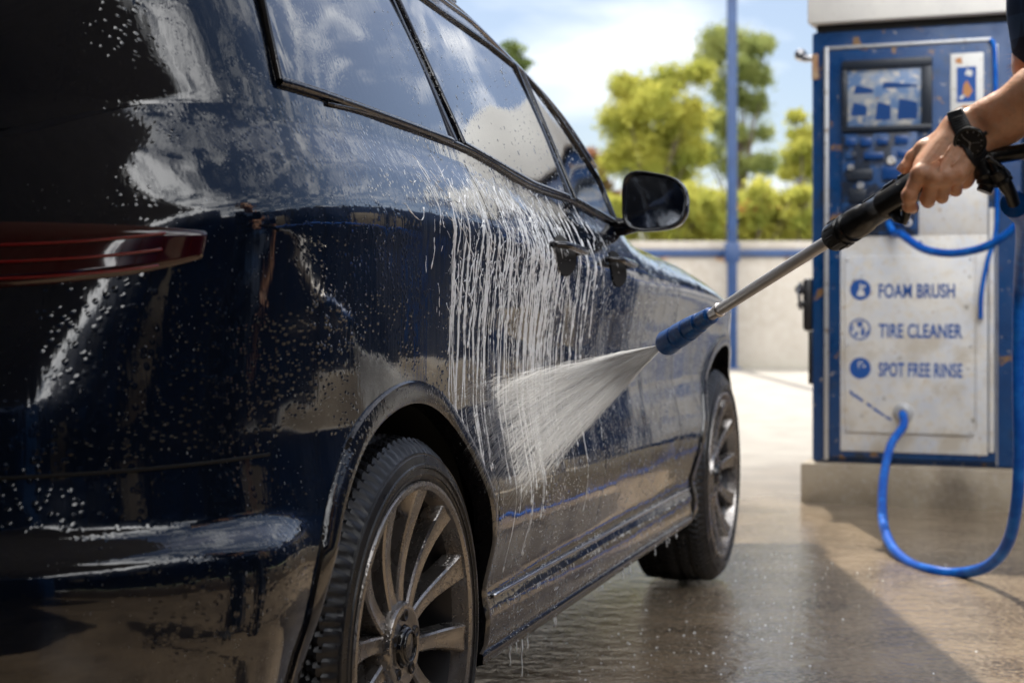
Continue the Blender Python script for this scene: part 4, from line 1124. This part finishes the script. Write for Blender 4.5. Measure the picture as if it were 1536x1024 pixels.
# lettering
def text(s_, p, z, h_, w_, parent, m):
    cu_ = bpy.data.curves.new('t', 'FONT'); cu_.body = s_; cu_.size = 1; cu_.extrude = 0; cu_.offset = .026; cu_.space_character = 1.04
    o = bpy.data.objects.new('t', cu_); C.objects.link(o); dg = bpy.context.evaluated_depsgraph_get(); me = bpy.data.meshes.new_from_object(o.evaluated_get(dg)); bpy.data.objects.remove(o)
    V = np.array([q.co[:] for q in me.vertices]); lo_, hi_ = V.min(0), V.max(0); sx = w_/(hi_[0]-lo_[0]); sz = h_/(hi_[1]-lo_[1])
    vv = [(p+(a[0]-lo_[0])*sx, -.0408, z-ZB0+(a[1]-lo_[1])*sz) for a in V]; ff = [tuple(q.vertices) for q in me.polygons]
    me.name = 'x'; return mesh_obj('lettering', vv, ff, m, parent, False)
text('FOAM BRUSH', .316, .955, .066, .342, pl, M['ink_blue']); text('TIRE CLEANER', .316, .772, .066, .375, pl, M['ink_blue']); text('SPOT FREE RINSE', .316, .594, .066, .375, pl, M['ink_blue'])
def circ(mb, p, z, r, y, n=40, r2=None):
    if r2 is None: flat(mb, [(p+r*math.cos(2*math.pi*k/n), z+r*math.sin(2*math.pi*k/n)) for k in range(n)], y)
    else:
        b = len(mb.v)
        for k in range(n):
            a = 2*math.pi*k/n; mb.v += [(p+r*math.cos(a), y, z+r*math.sin(a)-ZB0), (p+r2*math.cos(a), y, z+r2*math.sin(a)-ZB0)]
        for k in range(n): k2 = (k+1) % n; mb.f.append((b+2*k, b+2*k2, b+2*k2+1, b+2*k+1)); mb.m.append(0)
mb = MB(); mb.cur = 0; circ(mb, .233, .994, .048, -.0408); mb.cur = 1
flat(mb, [(.215, .968), (.235, .962), (.255, .968), (.246, .992), (.224, .992)], -.0414); flat(mb, [(.228, .994), (.243, .994), (.238, 1.022), (.230, 1.022)], -.0414); circ(mb, .250, 1.010, .007, -.0414, 14); mb.build('foam_icon', [M['ink_blue'], M['plate']], pl, smooth=False)
mb = MB(); circ(mb, .230, .811, .050, -.0408, 40, .043); flat(mb, [(.214, .846), (.246, .846), (.236, .82), (.224, .82)], -.0408); flat(mb, [(.255, .78), (.268, .815), (.272, .79)], -.0409); flat(mb, [(.200, .775), (.212, .80), (.222, .80), (.222, .785)], -.0408); flat(mb, [(.235, .80), (.245, .83), (.254, .80), (.25, .78), (.238, .78)], -.0408); flat(mb, [(.188, .80), (.196, .84), (.202, .81)], -.0409); mb.build('tyre_icon', M['ink_blue'], pl, smooth=False)
mb = MB(); mb.cur = 0; circ(mb, .232, .632, .049, -.0408); mb.cur = 1; circ(mb, .234, .618, .021, -.0414, 24, .015); flat(mb, [(.222, .628), (.228, .628), (.228, .662), (.222, .662)], -.0414); flat(mb, [(.229, .655), (.246, .655), (.246, .661), (.229, .661)], -.0414); circ(mb, .250, .641, .006, -.0414, 12); mb.build('rinse_icon', [M['ink_blue'], M['plate']], pl, smooth=False)
mb = MB()
for (a, b_) in (((.185, .525), (.205, .50)), ((.207, .507), (.245, .478)), ((.262, .470), (.285, .452)), ((.292, .448), (.345, .412)), ((.350, .410), (.375, .395)), ((.50, 1.215), (.55, 1.15))):
    dx, dz = b_[0]-a[0], b_[1]-a[1]; l_ = math.hypot(dx, dz); nx_, nz2 = -dz/l_*.006, dx/l_*.006
    flat(mb, [(a[0]+nx_, a[1]+nz2), (a[0]-nx_, a[1]-nz2), (b_[0]-nx_*.6, b_[1]-nz2*.6), (b_[0]+nx_*.8, b_[1]+nz2*.8)], -.0412)
mb.build('paint_scrape', M['ink_blue'], pl, smooth=False)
mb = MB(); mb.lathe([(-.0402, .044), (-.046, .046), (-.052, .043), (-.055, .030), (-.070, .028), (-.080, .029), (-.080, .016), (-.050, .014)], 36, 'y', (.428, 0, .43-ZB0)); mb.build('hose_outlet', M['silver'], cab, auto=40)
# fittings on the left flank
mb = MB(); mb.box(-.045, -.0005, -.01, .07, .80-ZB0, 1.05-ZB0, .018); B(mb, -.02, .001, .55, .80, .01, .04, .004); mb.build('side_lock', M['trim'], cab, auto=40)
mb = MB(); mb.lathe([(-.02, .022), (-.005, .026), (.01, .022), (.012, .001)], 20, 'y', (-.055, 0, .995-ZB0)); mb.lathe([(-.02, .016), (.01, .016), (.012, .001)], 20, 'y', (-.050, 0, .925-ZB0))
mb.tube([(-.052, -.012, 1.03-ZB0), (-.058, -.02, .97-ZB0), (-.052, -.012, .90-ZB0)], .008, 10); mb.build('side_handle', M['chrome'], cab, auto=40)
mb = MB(); mb.box(-.05, -.0005, 0, .05, 2.07-ZB0, 2.10-ZB0, .006); mb.lathe([(-.03, .0005), (-.028, .02), (.0, .03), (.03, .028), (.032, .001)], 20, 'y', (-.055, 0, 2.10-ZB0)); mb.build('side_lamp', M['chrome'], cab, auto=40)
mb = MB(); B(mb, .0, .03, 1.98, 2.10, -.004, -.0002, .001); mb.build('hinge', M['rust'], cab)
# plinth
pl0 = empty('concrete_plinth', (1.41, 7.70, 0), cabrz); tag(pl0, 'low stained concrete block the blue wash cabinet stands on', 'plinth')
mb = MB(); mb.box(-.045, 1.75, -.055, .80, -.02, .188, .014); mb.build('plinth_block', M['conc'], pl0, auto=40)
# blue steel column standing beside the cabinet
col = empty('steel_column', (2.33, 7.30, .188), cabrz); tag(col, 'blue steel column standing just right of the wash cabinet', 'column')
mb = MB(); mb.box(0, .16, -.02, .14, 0, 2.45, .006); mb.build('column_shaft', M['blue_post'], col, auto=40)
mb = MB(); mb.box(-.02, .18, -.04, .16, 0.001, .012, .002)
for p, q in ((0, -.028), (.16, -.028), (0, .148), (.16, .148)): mb.lathe([(.012, .009), (.022, .009), (.023, .0005)], 6, 'z', (p, q, 0))
mb.build('column_base', M['silver'], col)
# thin blue conduit on the door edge
mb = MB(); mb.tube(spline([(.812, -.03, 2.118-ZB0), (.828, -.036, 2.09-ZB0), (.833, -.038, 2.0-ZB0), (.836, -.038, 1.8-ZB0), (.84, -.038, 1.3-ZB0), (.80, -.045, 1.12-ZB0), (.775, -.05, .98-ZB0), (.77, -.045, .86-ZB0)], 8), .010, 10); mb.build('conduit', M['hose'], cab)

# ---- hoses
def hose(name, pts, r, label):
    o0 = Vector(pts[0]); mb = MB(); P = spline([Vector(p)-o0 for p in pts], 14)
    mb.tube(P, r, 18); o = mb.build(name, M['hose'], None); o.location = o0; return tag(o, label, 'hose')
cm = Matrix.Translation((1.41, 7.70, 0)) @ Matrix.Rotation(cabrz, 4, 'Z')
out = cm @ Vector((.428, -.065, .430))
hose('pressure_hose', [out, out+Vector((-.02, -.10, -.05)), at(1336, 668, 7.20), at(1325, 720, 6.85), at(1324, 775, 6.45), at(1335, 815, 6.12), at(1362, 843, 5.88), at(1400, 856, 5.68), at(1440, 859, 5.60), at(1482, 848, 5.42), at(1511, 815, 5.25), at(1525, 755, 5.12), at(1529, 680, 5.05), at(1528, 600, 5.0), at(1528, 500, 4.95), at(1530, 420, 4.85), at(1534, 362, 4.4), at(1535, 332, 3.5), at(1529, 318, 2.7), at(1521, 306, 2.29)], .0190, 'thick blue pressure hose looping from the outlet over the wet ground up to the lance')
i0 = cm @ Vector((.362, -.035, 1.298))
hose('overflow_hose', [i0, i0+Vector((.01, -.06, -.05)), at(1352, 352, 7.3), at(1385, 373, 7.15), at(1428, 380, 7.0), at(1475, 371, 6.85), at(1515, 347, 6.75), at(1550, 305, 6.7), at(1572, 250, 6.75), cm @ Vector((1.14, -.03, 1.75))], .0175, 'blue hose hanging in a loop across the middle of the wash cabinet')

# ================================================================== SETTING
def plane(name, x0, x1, y0, y1, z, m, kind='structure'):
    o = mesh_obj(name, [(x0, y0, z), (x1, y0, z), (x1, y1, z), (x0, y1, z)], [(0, 1, 2, 3)], m, smooth=False); o['kind'] = kind; return o
plane('ground', -400, 400, -60, 600, -.004, M['grass'])
plane('forecourt', -24, 24, -14, 22.9, 0.0, M['ground'])
def splashes():
    A = 8; V = []; Fc = []; b = 0
    for k in range(900):
        t = rng.random(); q = car_mat @ Vector((rng.normal(.12, .22) if k < 1000 else rng.uniform(.0, 1.3), rng.uniform(-.2, 3.6), 0)); x, y = q.x, q.y
        if y < 2.5: continue
        r_ = .0008+.0028*rng.random()**4; e = rng.uniform(.7, 1.4)
        V += [(x+r_*e*math.cos(2*math.pi*i/A), y+r_*math.sin(2*math.pi*i/A), .0008) for i in range(A)]+[(x+r_*.6*e*math.cos(2*math.pi*i/A), y+r_*.6*math.sin(2*math.pi*i/A), .0008+r_*.55) for i in range(A)]+[(x, y, .0008+r_*.7)]
        Fc += [(b+i, b+(i+1) % A, b+A+(i+1) % A, b+A+i) for i in range(A)]+[(b+A+i, b+A+(i+1) % A, b+2*A) for i in range(A)]; b += 2*A+1
    o = mesh_obj('splashed_suds', V, Fc, M['foam']); tag(o, 'small flecks of suds splashed on the wet concrete beside the car', 'suds', kind='stuff')
splashes()
# boundary wall with its blue rail and posts
bw = empty('boundary_wall', (0, 23.0, 0)); tag(bw, 'long beige boundary wall stained with rust under a blue rail', 'wall')
mb = MB(); mb.box(-22, 22, -.0, .22, -.02, 1.56, .01); mb.build('wall', M['wall'], bw, auto=40)
mb = MB(); mb.box(-22, 22, -.05, .27, 1.561, 1.66, .01); mb.build('blue_rail', M['blue_post'], bw, auto=40)
mb = MB(); mb.box(-22, 22, .00, .30, 1.661, 1.78, .01); mb.build('coping', M['wall'], bw, auto=40)
mb = MB()
for k in range(26):
    x = rng.uniform(-1, 8); w_ = rng.uniform(.02, .08); l_ = rng.uniform(.06, .28); n = 7; pts = [(x-w_, 1.558)]+[(x-w_+2*w_*i/n, 1.558-l_*(1-abs(2*i/n-1)**.7)*rng.uniform(.6, 1)) for i in range(1, n)]+[(x+w_, 1.558)]
    b = len(mb.v); mb.v += [(p, -.0025, z) for p, z in pts]; mb.f.append(tuple(range(b, b+len(pts)))); mb.m.append(0)
mb.build('rust_stain', M['rust'], bw, smooth=False)
ps = empty('steel_post', (3.055, 22.75, 0)); tag(ps, 'tall thin blue steel post rising in front of the boundary wall', 'post')
mb = MB(); mb.box(-.065, .065, -.065, .065, 0, 7.5, .008); mb.box(-.12, .12, -.12, .12, 0, .02, .003); mb.box(-.10, .10, -.075, .075, 1.48, 1.75, .006); mb.build('post_shaft', M['blue_post'], ps, auto=40)

# out-of-view roofs, walls and partition added to shade and darken reflections, plus columns
bay = empty('bay_shade_canopy', (0, 0, 3.2)); tag(bay, 'flat wash bay roof assumed out of view, shaped to shade the ground around the car', 'canopy')
mb = MB(); mb.box(-5.0, 1.10, 5.5, 8.6, 0, .18, .01); mb.box(-5.0, -.62, 3.25, 5.499, .003, .177, .002); mb.build('shade_slab', M['soffit'], bay, auto=40)  # out-of-view roof slabs, cut to shade the ground and let sun reach the arm
mb = MB(); mb.box(-5.03, 1.13, 8.601, 8.65, -.08, .22, .006); mb.build('canopy_fascia', M['blue_post'], bay, auto=40)
rb = empty('added_shade_canopy', (0, 0, 3.2)); tag(rb, 'out-of-view roof slab added to darken the rear of the car', 'canopy')
mb = MB(); mb.box(-5.0, .5, -6.0, 3.0, 0, .18, .01); mb.box(.501, 2.6, -6.0, .8, .002, .178, .01); mb.build('shade_slab', M['soffit'], rb, auto=40)  # added slabs darken the car's rear; the gap ahead lets sun through
sw = empty('added_side_wall', (-4.4, 0, 0)); tag(sw, 'dark blue wall added on the far side of the car to darken its reflections', 'wall')
mb = MB(); mb.box(-.2, 0, -6.0, 9.1, -.02, 3.19, .01); mb.build('added_wall_panel', M['panel_blue'], sw, auto=40)  # added dark wall for the rear paintwork to reflect
ew = empty('added_end_wall', (0, -6.2, 0)); tag(ew, 'dark blue wall added behind the camera to darken reflections in the car', 'wall')
mb = MB(); mb.box(-4.6, 3.5, -.2, 0, -.02, 3.3, .01); mb.build('added_wall_panel', M['panel_blue'], ew, auto=40)  # added dark wall closing off bright reflections from behind
for x, y in ((-4.2, 5.7), (-4.2, 8.1)):
    c = empty('steel_column', (x, y, 0)); tag(c, 'blue steel column holding the bay roof beyond the car', 'column', 'columns under the bay roof')
    mb = MB(); mb.box(-.08, .08, -.08, .08, 0, 3.2, .006); mb.build('column_shaft', M['blue_post'], c, auto=40)
pw = empty('added_partition', (3.35, -6.0, 0)); tag(pw, 'out-of-view partition added for reflections in the car, tan blocks below blue panels', 'partition')
mb = MB(); mb.box(0, .20, 0, 18.4, -.02, .50, .01); mb.build('block_base', M['conc'], pw, auto=40)  # unseen partition, lengthened and raised to darken reflections in the car's side
for k in range(15):
    hp = 3.3 if k < 6 else 2.35
    mb = MB(); mb.box(.06, .12, .03+1.2*k, 1.17+1.2*k, .52, hp, .006); mb.build('steel_panel', M['panel_blue'], pw, auto=40)
    mb = MB(); mb.box(.03, .15, -.03+1.2*k, .028+1.2*k, .501, hp+.1, .004); mb.build('panel_post', M['trim'], pw)
    mb = MB(); mb.box(.052, .0598, .25+1.2*k, .95+1.2*k, 1.1, 1.9, .002); mb.build('panel_sheet', M['conc' if k % 3 == 1 else 'panel_blue'], pw)  # tan and blue sheets added to vary what the paint reflects
# trees
def blob_points(n, centers):
    """points spread through clumps (cx, cz, cy, r) of a crown"""
    w = np.array([c[3]**2 for c in centers]); w = w/w.sum(); ids = rng.choice(len(centers), n, p=w); C_ = np.array(centers)[ids]
    d = rng.normal(size=(n, 3)); d /= np.linalg.norm(d, axis=1)[:, None]; r = C_[:, 3]*np.abs(rng.normal(.55, .42, n))
    return np.stack([C_[:, 0], C_[:, 2], C_[:, 1]], 1)+d*r[:, None]*np.array((1, 1, .85))
def leaves(name, pts, size, m, parent):
    n = len(pts); a = rng.normal(size=(n, 3)); a /= np.linalg.norm(a, axis=1)[:, None]; b = np.cross(a, rng.normal(size=(n, 3))); b /= np.linalg.norm(b, axis=1)[:, None]
    s = size*rng.uniform(.5, 1.3, n)[:, None]; V = np.stack([pts-a*s, pts+b*s*.5, pts+a*s, pts-b*s*.5], 1).reshape(-1, 3)
    return mesh_obj(name, V, np.arange(4*n).reshape(-1, 4), m, parent, False)
def tree(name, x, y, base, clumps, n, size, m, label, cat='tree', trunk=.065, group=None):
    """clumps as (dx, z, dy, r)"""
    t = empty(name, (x, y, 0)); tag(t, label, cat, group); leaves('crown', blob_points(n, clumps), size, m, t)
    mb = MB(); zt_ = max(c[1] for c in clumps)*.72; pts = [(0, 0, 0), (.05, 0, zt_*.35), (-.04, .05, zt_*.7), (.02, 0, zt_)]; mb.tube(spline(pts, 5), np.linspace(trunk, trunk*.25, 16).tolist(), 10)
    for c in clumps[::2]:
        z0_ = c[1]*.45; mb.tube(spline([(0, 0, z0_), (c[0]*.5, c[2]*.5, (z0_+c[1])*.55), (c[0], c[2], c[1])], 4), np.linspace(trunk*.45, .012, 9).tolist(), 7)
    mb.build('trunk', M['bark'], t); return t
def px(x, D): return (x-768)/F_PX*D
def pz(y, D): return CAM_H+(451-y)/F_PX*D
def clumps_px(x0, D, L_):
    L_ = list(L_); n0 = len(L_)
    for _ in range(n0*3):
        a, b = L_[rng.integers(n0)], L_[rng.integers(n0)]
        if math.hypot(a[0]-b[0], a[1]-b[1]) < 85:
            t = rng.random(); L_.append((a[0]+(b[0]-a[0])*t, a[1]+(b[1]-a[1])*t, min(a[2], b[2])*rng.uniform(.5, .8), a[3]+rng.uniform(-.5, .5)))
    return [(px(x, D)-px(x0, D), pz(y, D), dy, r/F_PX*D) for x, y, r, dy in L_]
D1 = 33
tree('broadleaf_tree', px(975, D1), D1, 0, clumps_px(975, D1, [(935, 128, 22, 0), (960, 140, 30, .5), (925, 180, 28, 0), (985, 160, 34, -.5), (950, 210, 36, 0), (1000, 210, 38, .5), (925, 240, 24, 0), (1005, 120, 26, 0), (1035, 180, 30, 0), (970, 255, 34, 0), (1020, 265, 30, .6), (1050, 110, 22, 0), (1040, 230, 26, 0)]), 56000, .05, M['leaf_yellow'], 'wide yellow-green tree, the lower and left of the two behind the wall')
D2 = 36
tree('broadleaf_tree', px(1110, D2), D2, 0, clumps_px(1110, D2, [(1075, 62, 26, 0), (1100, 55, 22, .4), (1060, 95, 24, 0), (1130, 70, 24, 0), (1150, 65, 14, 0), (1120, 110, 24, -.4), (1090, 135, 26, 0), (1145, 115, 18, .3), (1135, 160, 20, 0), (1075, 180, 24, 0), (1110, 205, 22, .5), (1145, 200, 16, 0), (1065, 230, 22, 0), (1150, 245, 20, 0), (1100, 250, 20, 0)]), 38000, .05, M['leaf'], 'taller airy green tree behind the blue post, sky showing through its crown')
D3 = 30
tree('broadleaf_tree', px(1200, D3), D3, 0, clumps_px(1200, D3, [(1195, 175, 14, 0), (1205, 210, 20, 0), (1190, 235, 18, 0), (1215, 250, 24, 0), (1235, 200, 24, 0), (1180, 260, 14, 0)]), 14000, .05, M['leaf_yellow'], 'small bright tree half hidden behind the left edge of the wash cabinet')
D5 = 60
tree('broadleaf_tree', px(770, D5), D5, 0, clumps_px(770, D5, [(768, 75, 16, 0), (780, 95, 14, 0), (755, 110, 22, 0), (790, 130, 12, .5), (775, 150, 18, 0), (800, 170, 12, 0), (760, 190, 22, 0), (805, 200, 16, 0)]), 3600, .16, M['leaf_dark'], 'far thin tree whose top shows just over the car roof')
D6 = 34
tree('flowering_shrub', px(890, D6), D6, 0, clumps_px(890, D6, [(885, 232, 12, 0), (905, 245, 16, 0), (870, 250, 16, 0), (900, 275, 18, 0), (880, 290, 20, 0), (915, 300, 20, 0)]), 4200, .09, M['leaf_pink'], 'pinkish flowering shrub between the windscreen edge and the left tree', 'shrub', .05)
D4 = 25.5
i = 0
for x, wdt, top_, lab in ((915, 60, 285, 'yellow-green hedge bush behind the car mirror'), (1010, 55, 268, 'yellow-green hedge bush just right of the car mirror'), (1075, 45, 275, 'yellow-green hedge bush left of and behind the blue post'), (1140, 55, 262, 'yellow-green hedge bush with red blossoms right of the blue post'), (1205, 50, 270, 'yellow-green hedge bush against the edge of the wash cabinet')):
    L_ = []
    for k in range(9):
        L_.append((x+rng.uniform(-wdt*.55, wdt*.55), top_+22+rng.uniform(0, 60), rng.uniform(16, 24), rng.uniform(-.4, .4)))
    L_ += [(x-wdt*.8, 330, 26, .3), (x+wdt*.8, 330, 26, .3), (x-wdt*.8, 300, 20, .3), (x+wdt*.8, 300, 20, .3), (x-wdt*.4, 352, 26, 0), (x, 352, 28, 0), (x+wdt*.4, 352, 26, 0), (x+rng.uniform(-10, 10), top_+16, 15, 0)]
    t = tree('hedge_bush', px(x, D4), D4, 0, clumps_px(x, D4, L_), 13000, .045, M['leaf_yellow'], lab, 'bush', .03, 'hedge bushes behind the boundary wall')
    if 'red' in lab:
        P = np.stack([rng.normal(px(1122, D4)-px(x, D4), .16, 46), rng.normal(-.45, .1, 46), rng.normal(pz(312, D4), .07, 46)], 1); leaves('blossom', P, .035, M['petal'], t)
# distant tree line
P = np.stack([rng.uniform(-60, 80, 26000), rng.uniform(88, 96, 26000), np.zeros(26000)], 1); P[:, 2] = rng.random(26000)**.7*(3.4+1.6*np.sin(P[:, 0]*.21)+1.2*np.sin(P[:, 0]*.53+1)); o = leaves('distant_tree_line', P, .34, M['leaf_dark'], None)
tag(o, 'far low line of trees on the horizon behind the hedge', 'tree line', kind='stuff')

# ================================================================== SKY, SUN, CAMERA
EL, AZ = 54.0, -1.5            # sun elevation, azimuth from +Y towards +X
w = bpy.data.worlds.new('World'); S.world = w; w.use_nodes = True; nt = w.node_tree; L = nt.links.new; bg = nt.nodes['Background']
sky = N(nt, 'ShaderNodeTexSky', sky_type='NISHITA', sun_disc=False); sky.sun_elevation = R(EL); sky.sun_rotation = R(AZ); sky.dust_density = 1.3; sky.air_density = .85; sky.ozone_density = 2.0
tc = N(nt, 'ShaderNodeTexCoord'); sx = N(nt, 'ShaderNodeSeparateXYZ'); L(tc.outputs['Generated'], sx.inputs[0])
mz = N(nt, 'ShaderNodeMath', operation='MAXIMUM'); L(sx.outputs['Z'], mz.inputs[0]); mz.inputs[1].default_value = 0; az_ = N(nt, 'ShaderNodeMath', operation='ADD'); L(mz.outputs[0], az_.inputs[0]); az_.inputs[1].default_value = .16
dx_ = N(nt, 'ShaderNodeMath', operation='DIVIDE'); L(sx.outputs['X'], dx_.inputs[0]); L(az_.outputs[0], dx_.inputs[1]); dy_ = N(nt, 'ShaderNodeMath', operation='DIVIDE'); L(sx.outputs['Y'], dy_.inputs[0]); L(az_.outputs[0], dy_.inputs[1])
cx = N(nt, 'ShaderNodeCombineXYZ'); L(dx_.outputs[0], cx.inputs[0]); L(dy_.outputs[0], cx.inputs[1]); cx.inputs[2].default_value = 3.7
ns_ = N(nt, 'ShaderNodeTexNoise', inp={'Scale': 1.0, 'Detail': 8, 'Roughness': .55, 'Distortion': .3}); L(cx.outputs[0], ns_.inputs['Vector'])
cr = N(nt, 'ShaderNodeValToRGB'); cr.color_ramp.elements[0].position = .47; cr.color_ramp.elements[1].position = .68
mx = N(nt, 'ShaderNodeMix', data_type='RGBA'); 
back_fill = N(nt, 'ShaderNodeMapRange', inp={'From Min': .05, 'From Max': -.5, 'To Min': 0, 'To Max': 1}); L(sx.outputs['Y'], back_fill.inputs['Value'])  # thicker, brighter clouds added behind the camera as fill light
n2 = N(nt, 'ShaderNodeMath', operation='MULTIPLY_ADD'); L(back_fill.outputs[0], n2.inputs[0]); n2.inputs[1].default_value = .17; L(ns_.outputs['Fac'], n2.inputs[2]); 
nh = N(nt, 'ShaderNodeTexNoise', inp={'Scale': 7.5, 'Detail': 8, 'Roughness': .55, 'Distortion': .5}); L(cx.outputs[0], nh.inputs['Vector'])
rm = N(nt, 'ShaderNodeMapRange', inp={'From Min': .19, 'From Max': .28}); L(sx.outputs['X'], rm.inputs['Value'])
df_ = N(nt, 'ShaderNodeMath', operation='SUBTRACT'); L(nh.outputs['Fac'], df_.inputs[0]); L(ns_.outputs['Fac'], df_.inputs[1])
df2 = N(nt, 'ShaderNodeMath', operation='SUBTRACT'); L(df_.outputs[0], df2.inputs[0]); df2.inputs[1].default_value = .02
rt = N(nt, 'ShaderNodeMath', operation='MULTIPLY'); L(df2.outputs[0], rt.inputs[0]); L(rm.outputs[0], rt.inputs[1])
n3 = N(nt, 'ShaderNodeMath', operation='ADD'); L(n2.outputs[0], n3.inputs[0]); L(rt.outputs[0], n3.inputs[1]); L(n3.outputs[0], cr.inputs['Fac'])
cc_ = N(nt, 'ShaderNodeMix', data_type='RGBA'); L(back_fill.outputs[0], cc_.inputs[0]); cc_.inputs[6].default_value = (12.0, 12.3, 12.8, 1); cc_.inputs[7].default_value = (42, 42, 42, 1); L(cc_.outputs[2], mx.inputs[7])
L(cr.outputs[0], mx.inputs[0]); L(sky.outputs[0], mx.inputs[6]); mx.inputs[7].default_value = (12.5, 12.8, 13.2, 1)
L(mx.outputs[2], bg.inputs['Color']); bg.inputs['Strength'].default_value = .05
sun = bpy.data.lights.new('Sun', 'SUN'); sun.energy = 2.8; sun.angle = R(.5); sun.color = (1, .93, .82); so = bpy.data.objects.new('sun', sun); C.objects.link(so)
sd = Vector((math.sin(R(AZ))*math.cos(R(EL)), math.cos(R(AZ))*math.cos(R(EL)), math.sin(R(EL)))); so.rotation_euler = (-sd).to_track_quat('-Z', 'Y').to_euler()
so.location = (0, 0, 12)
cam = bpy.data.cameras.new('camera'); co = bpy.data.objects.new('camera', cam); C.objects.link(co); S.camera = co
co.location = (0, 0, CAM_H); co.rotation_euler = (R(90), 0, 0); cam.sensor_width = 36; cam.lens = 36*F_PX/1536; cam.shift_y = -61/1536; cam.clip_end = 2000; cam.clip_start = .05
cam.dof.use_dof = True; cam.dof.focus_distance = 2.95; cam.dof.aperture_fstop = 4.4
S.view_settings.view_transform = 'Standard'; S.view_settings.look = 'None'; S.view_settings.exposure = 1.25; S.view_settings.gamma = 1
S.cycles.use_denoising = True; S.cycles.max_bounces = 8; S.cycles.transparent_max_bounces = 24; S.cycles.volume_bounces = 4; S.cycles.sample_clamp_indirect = 6
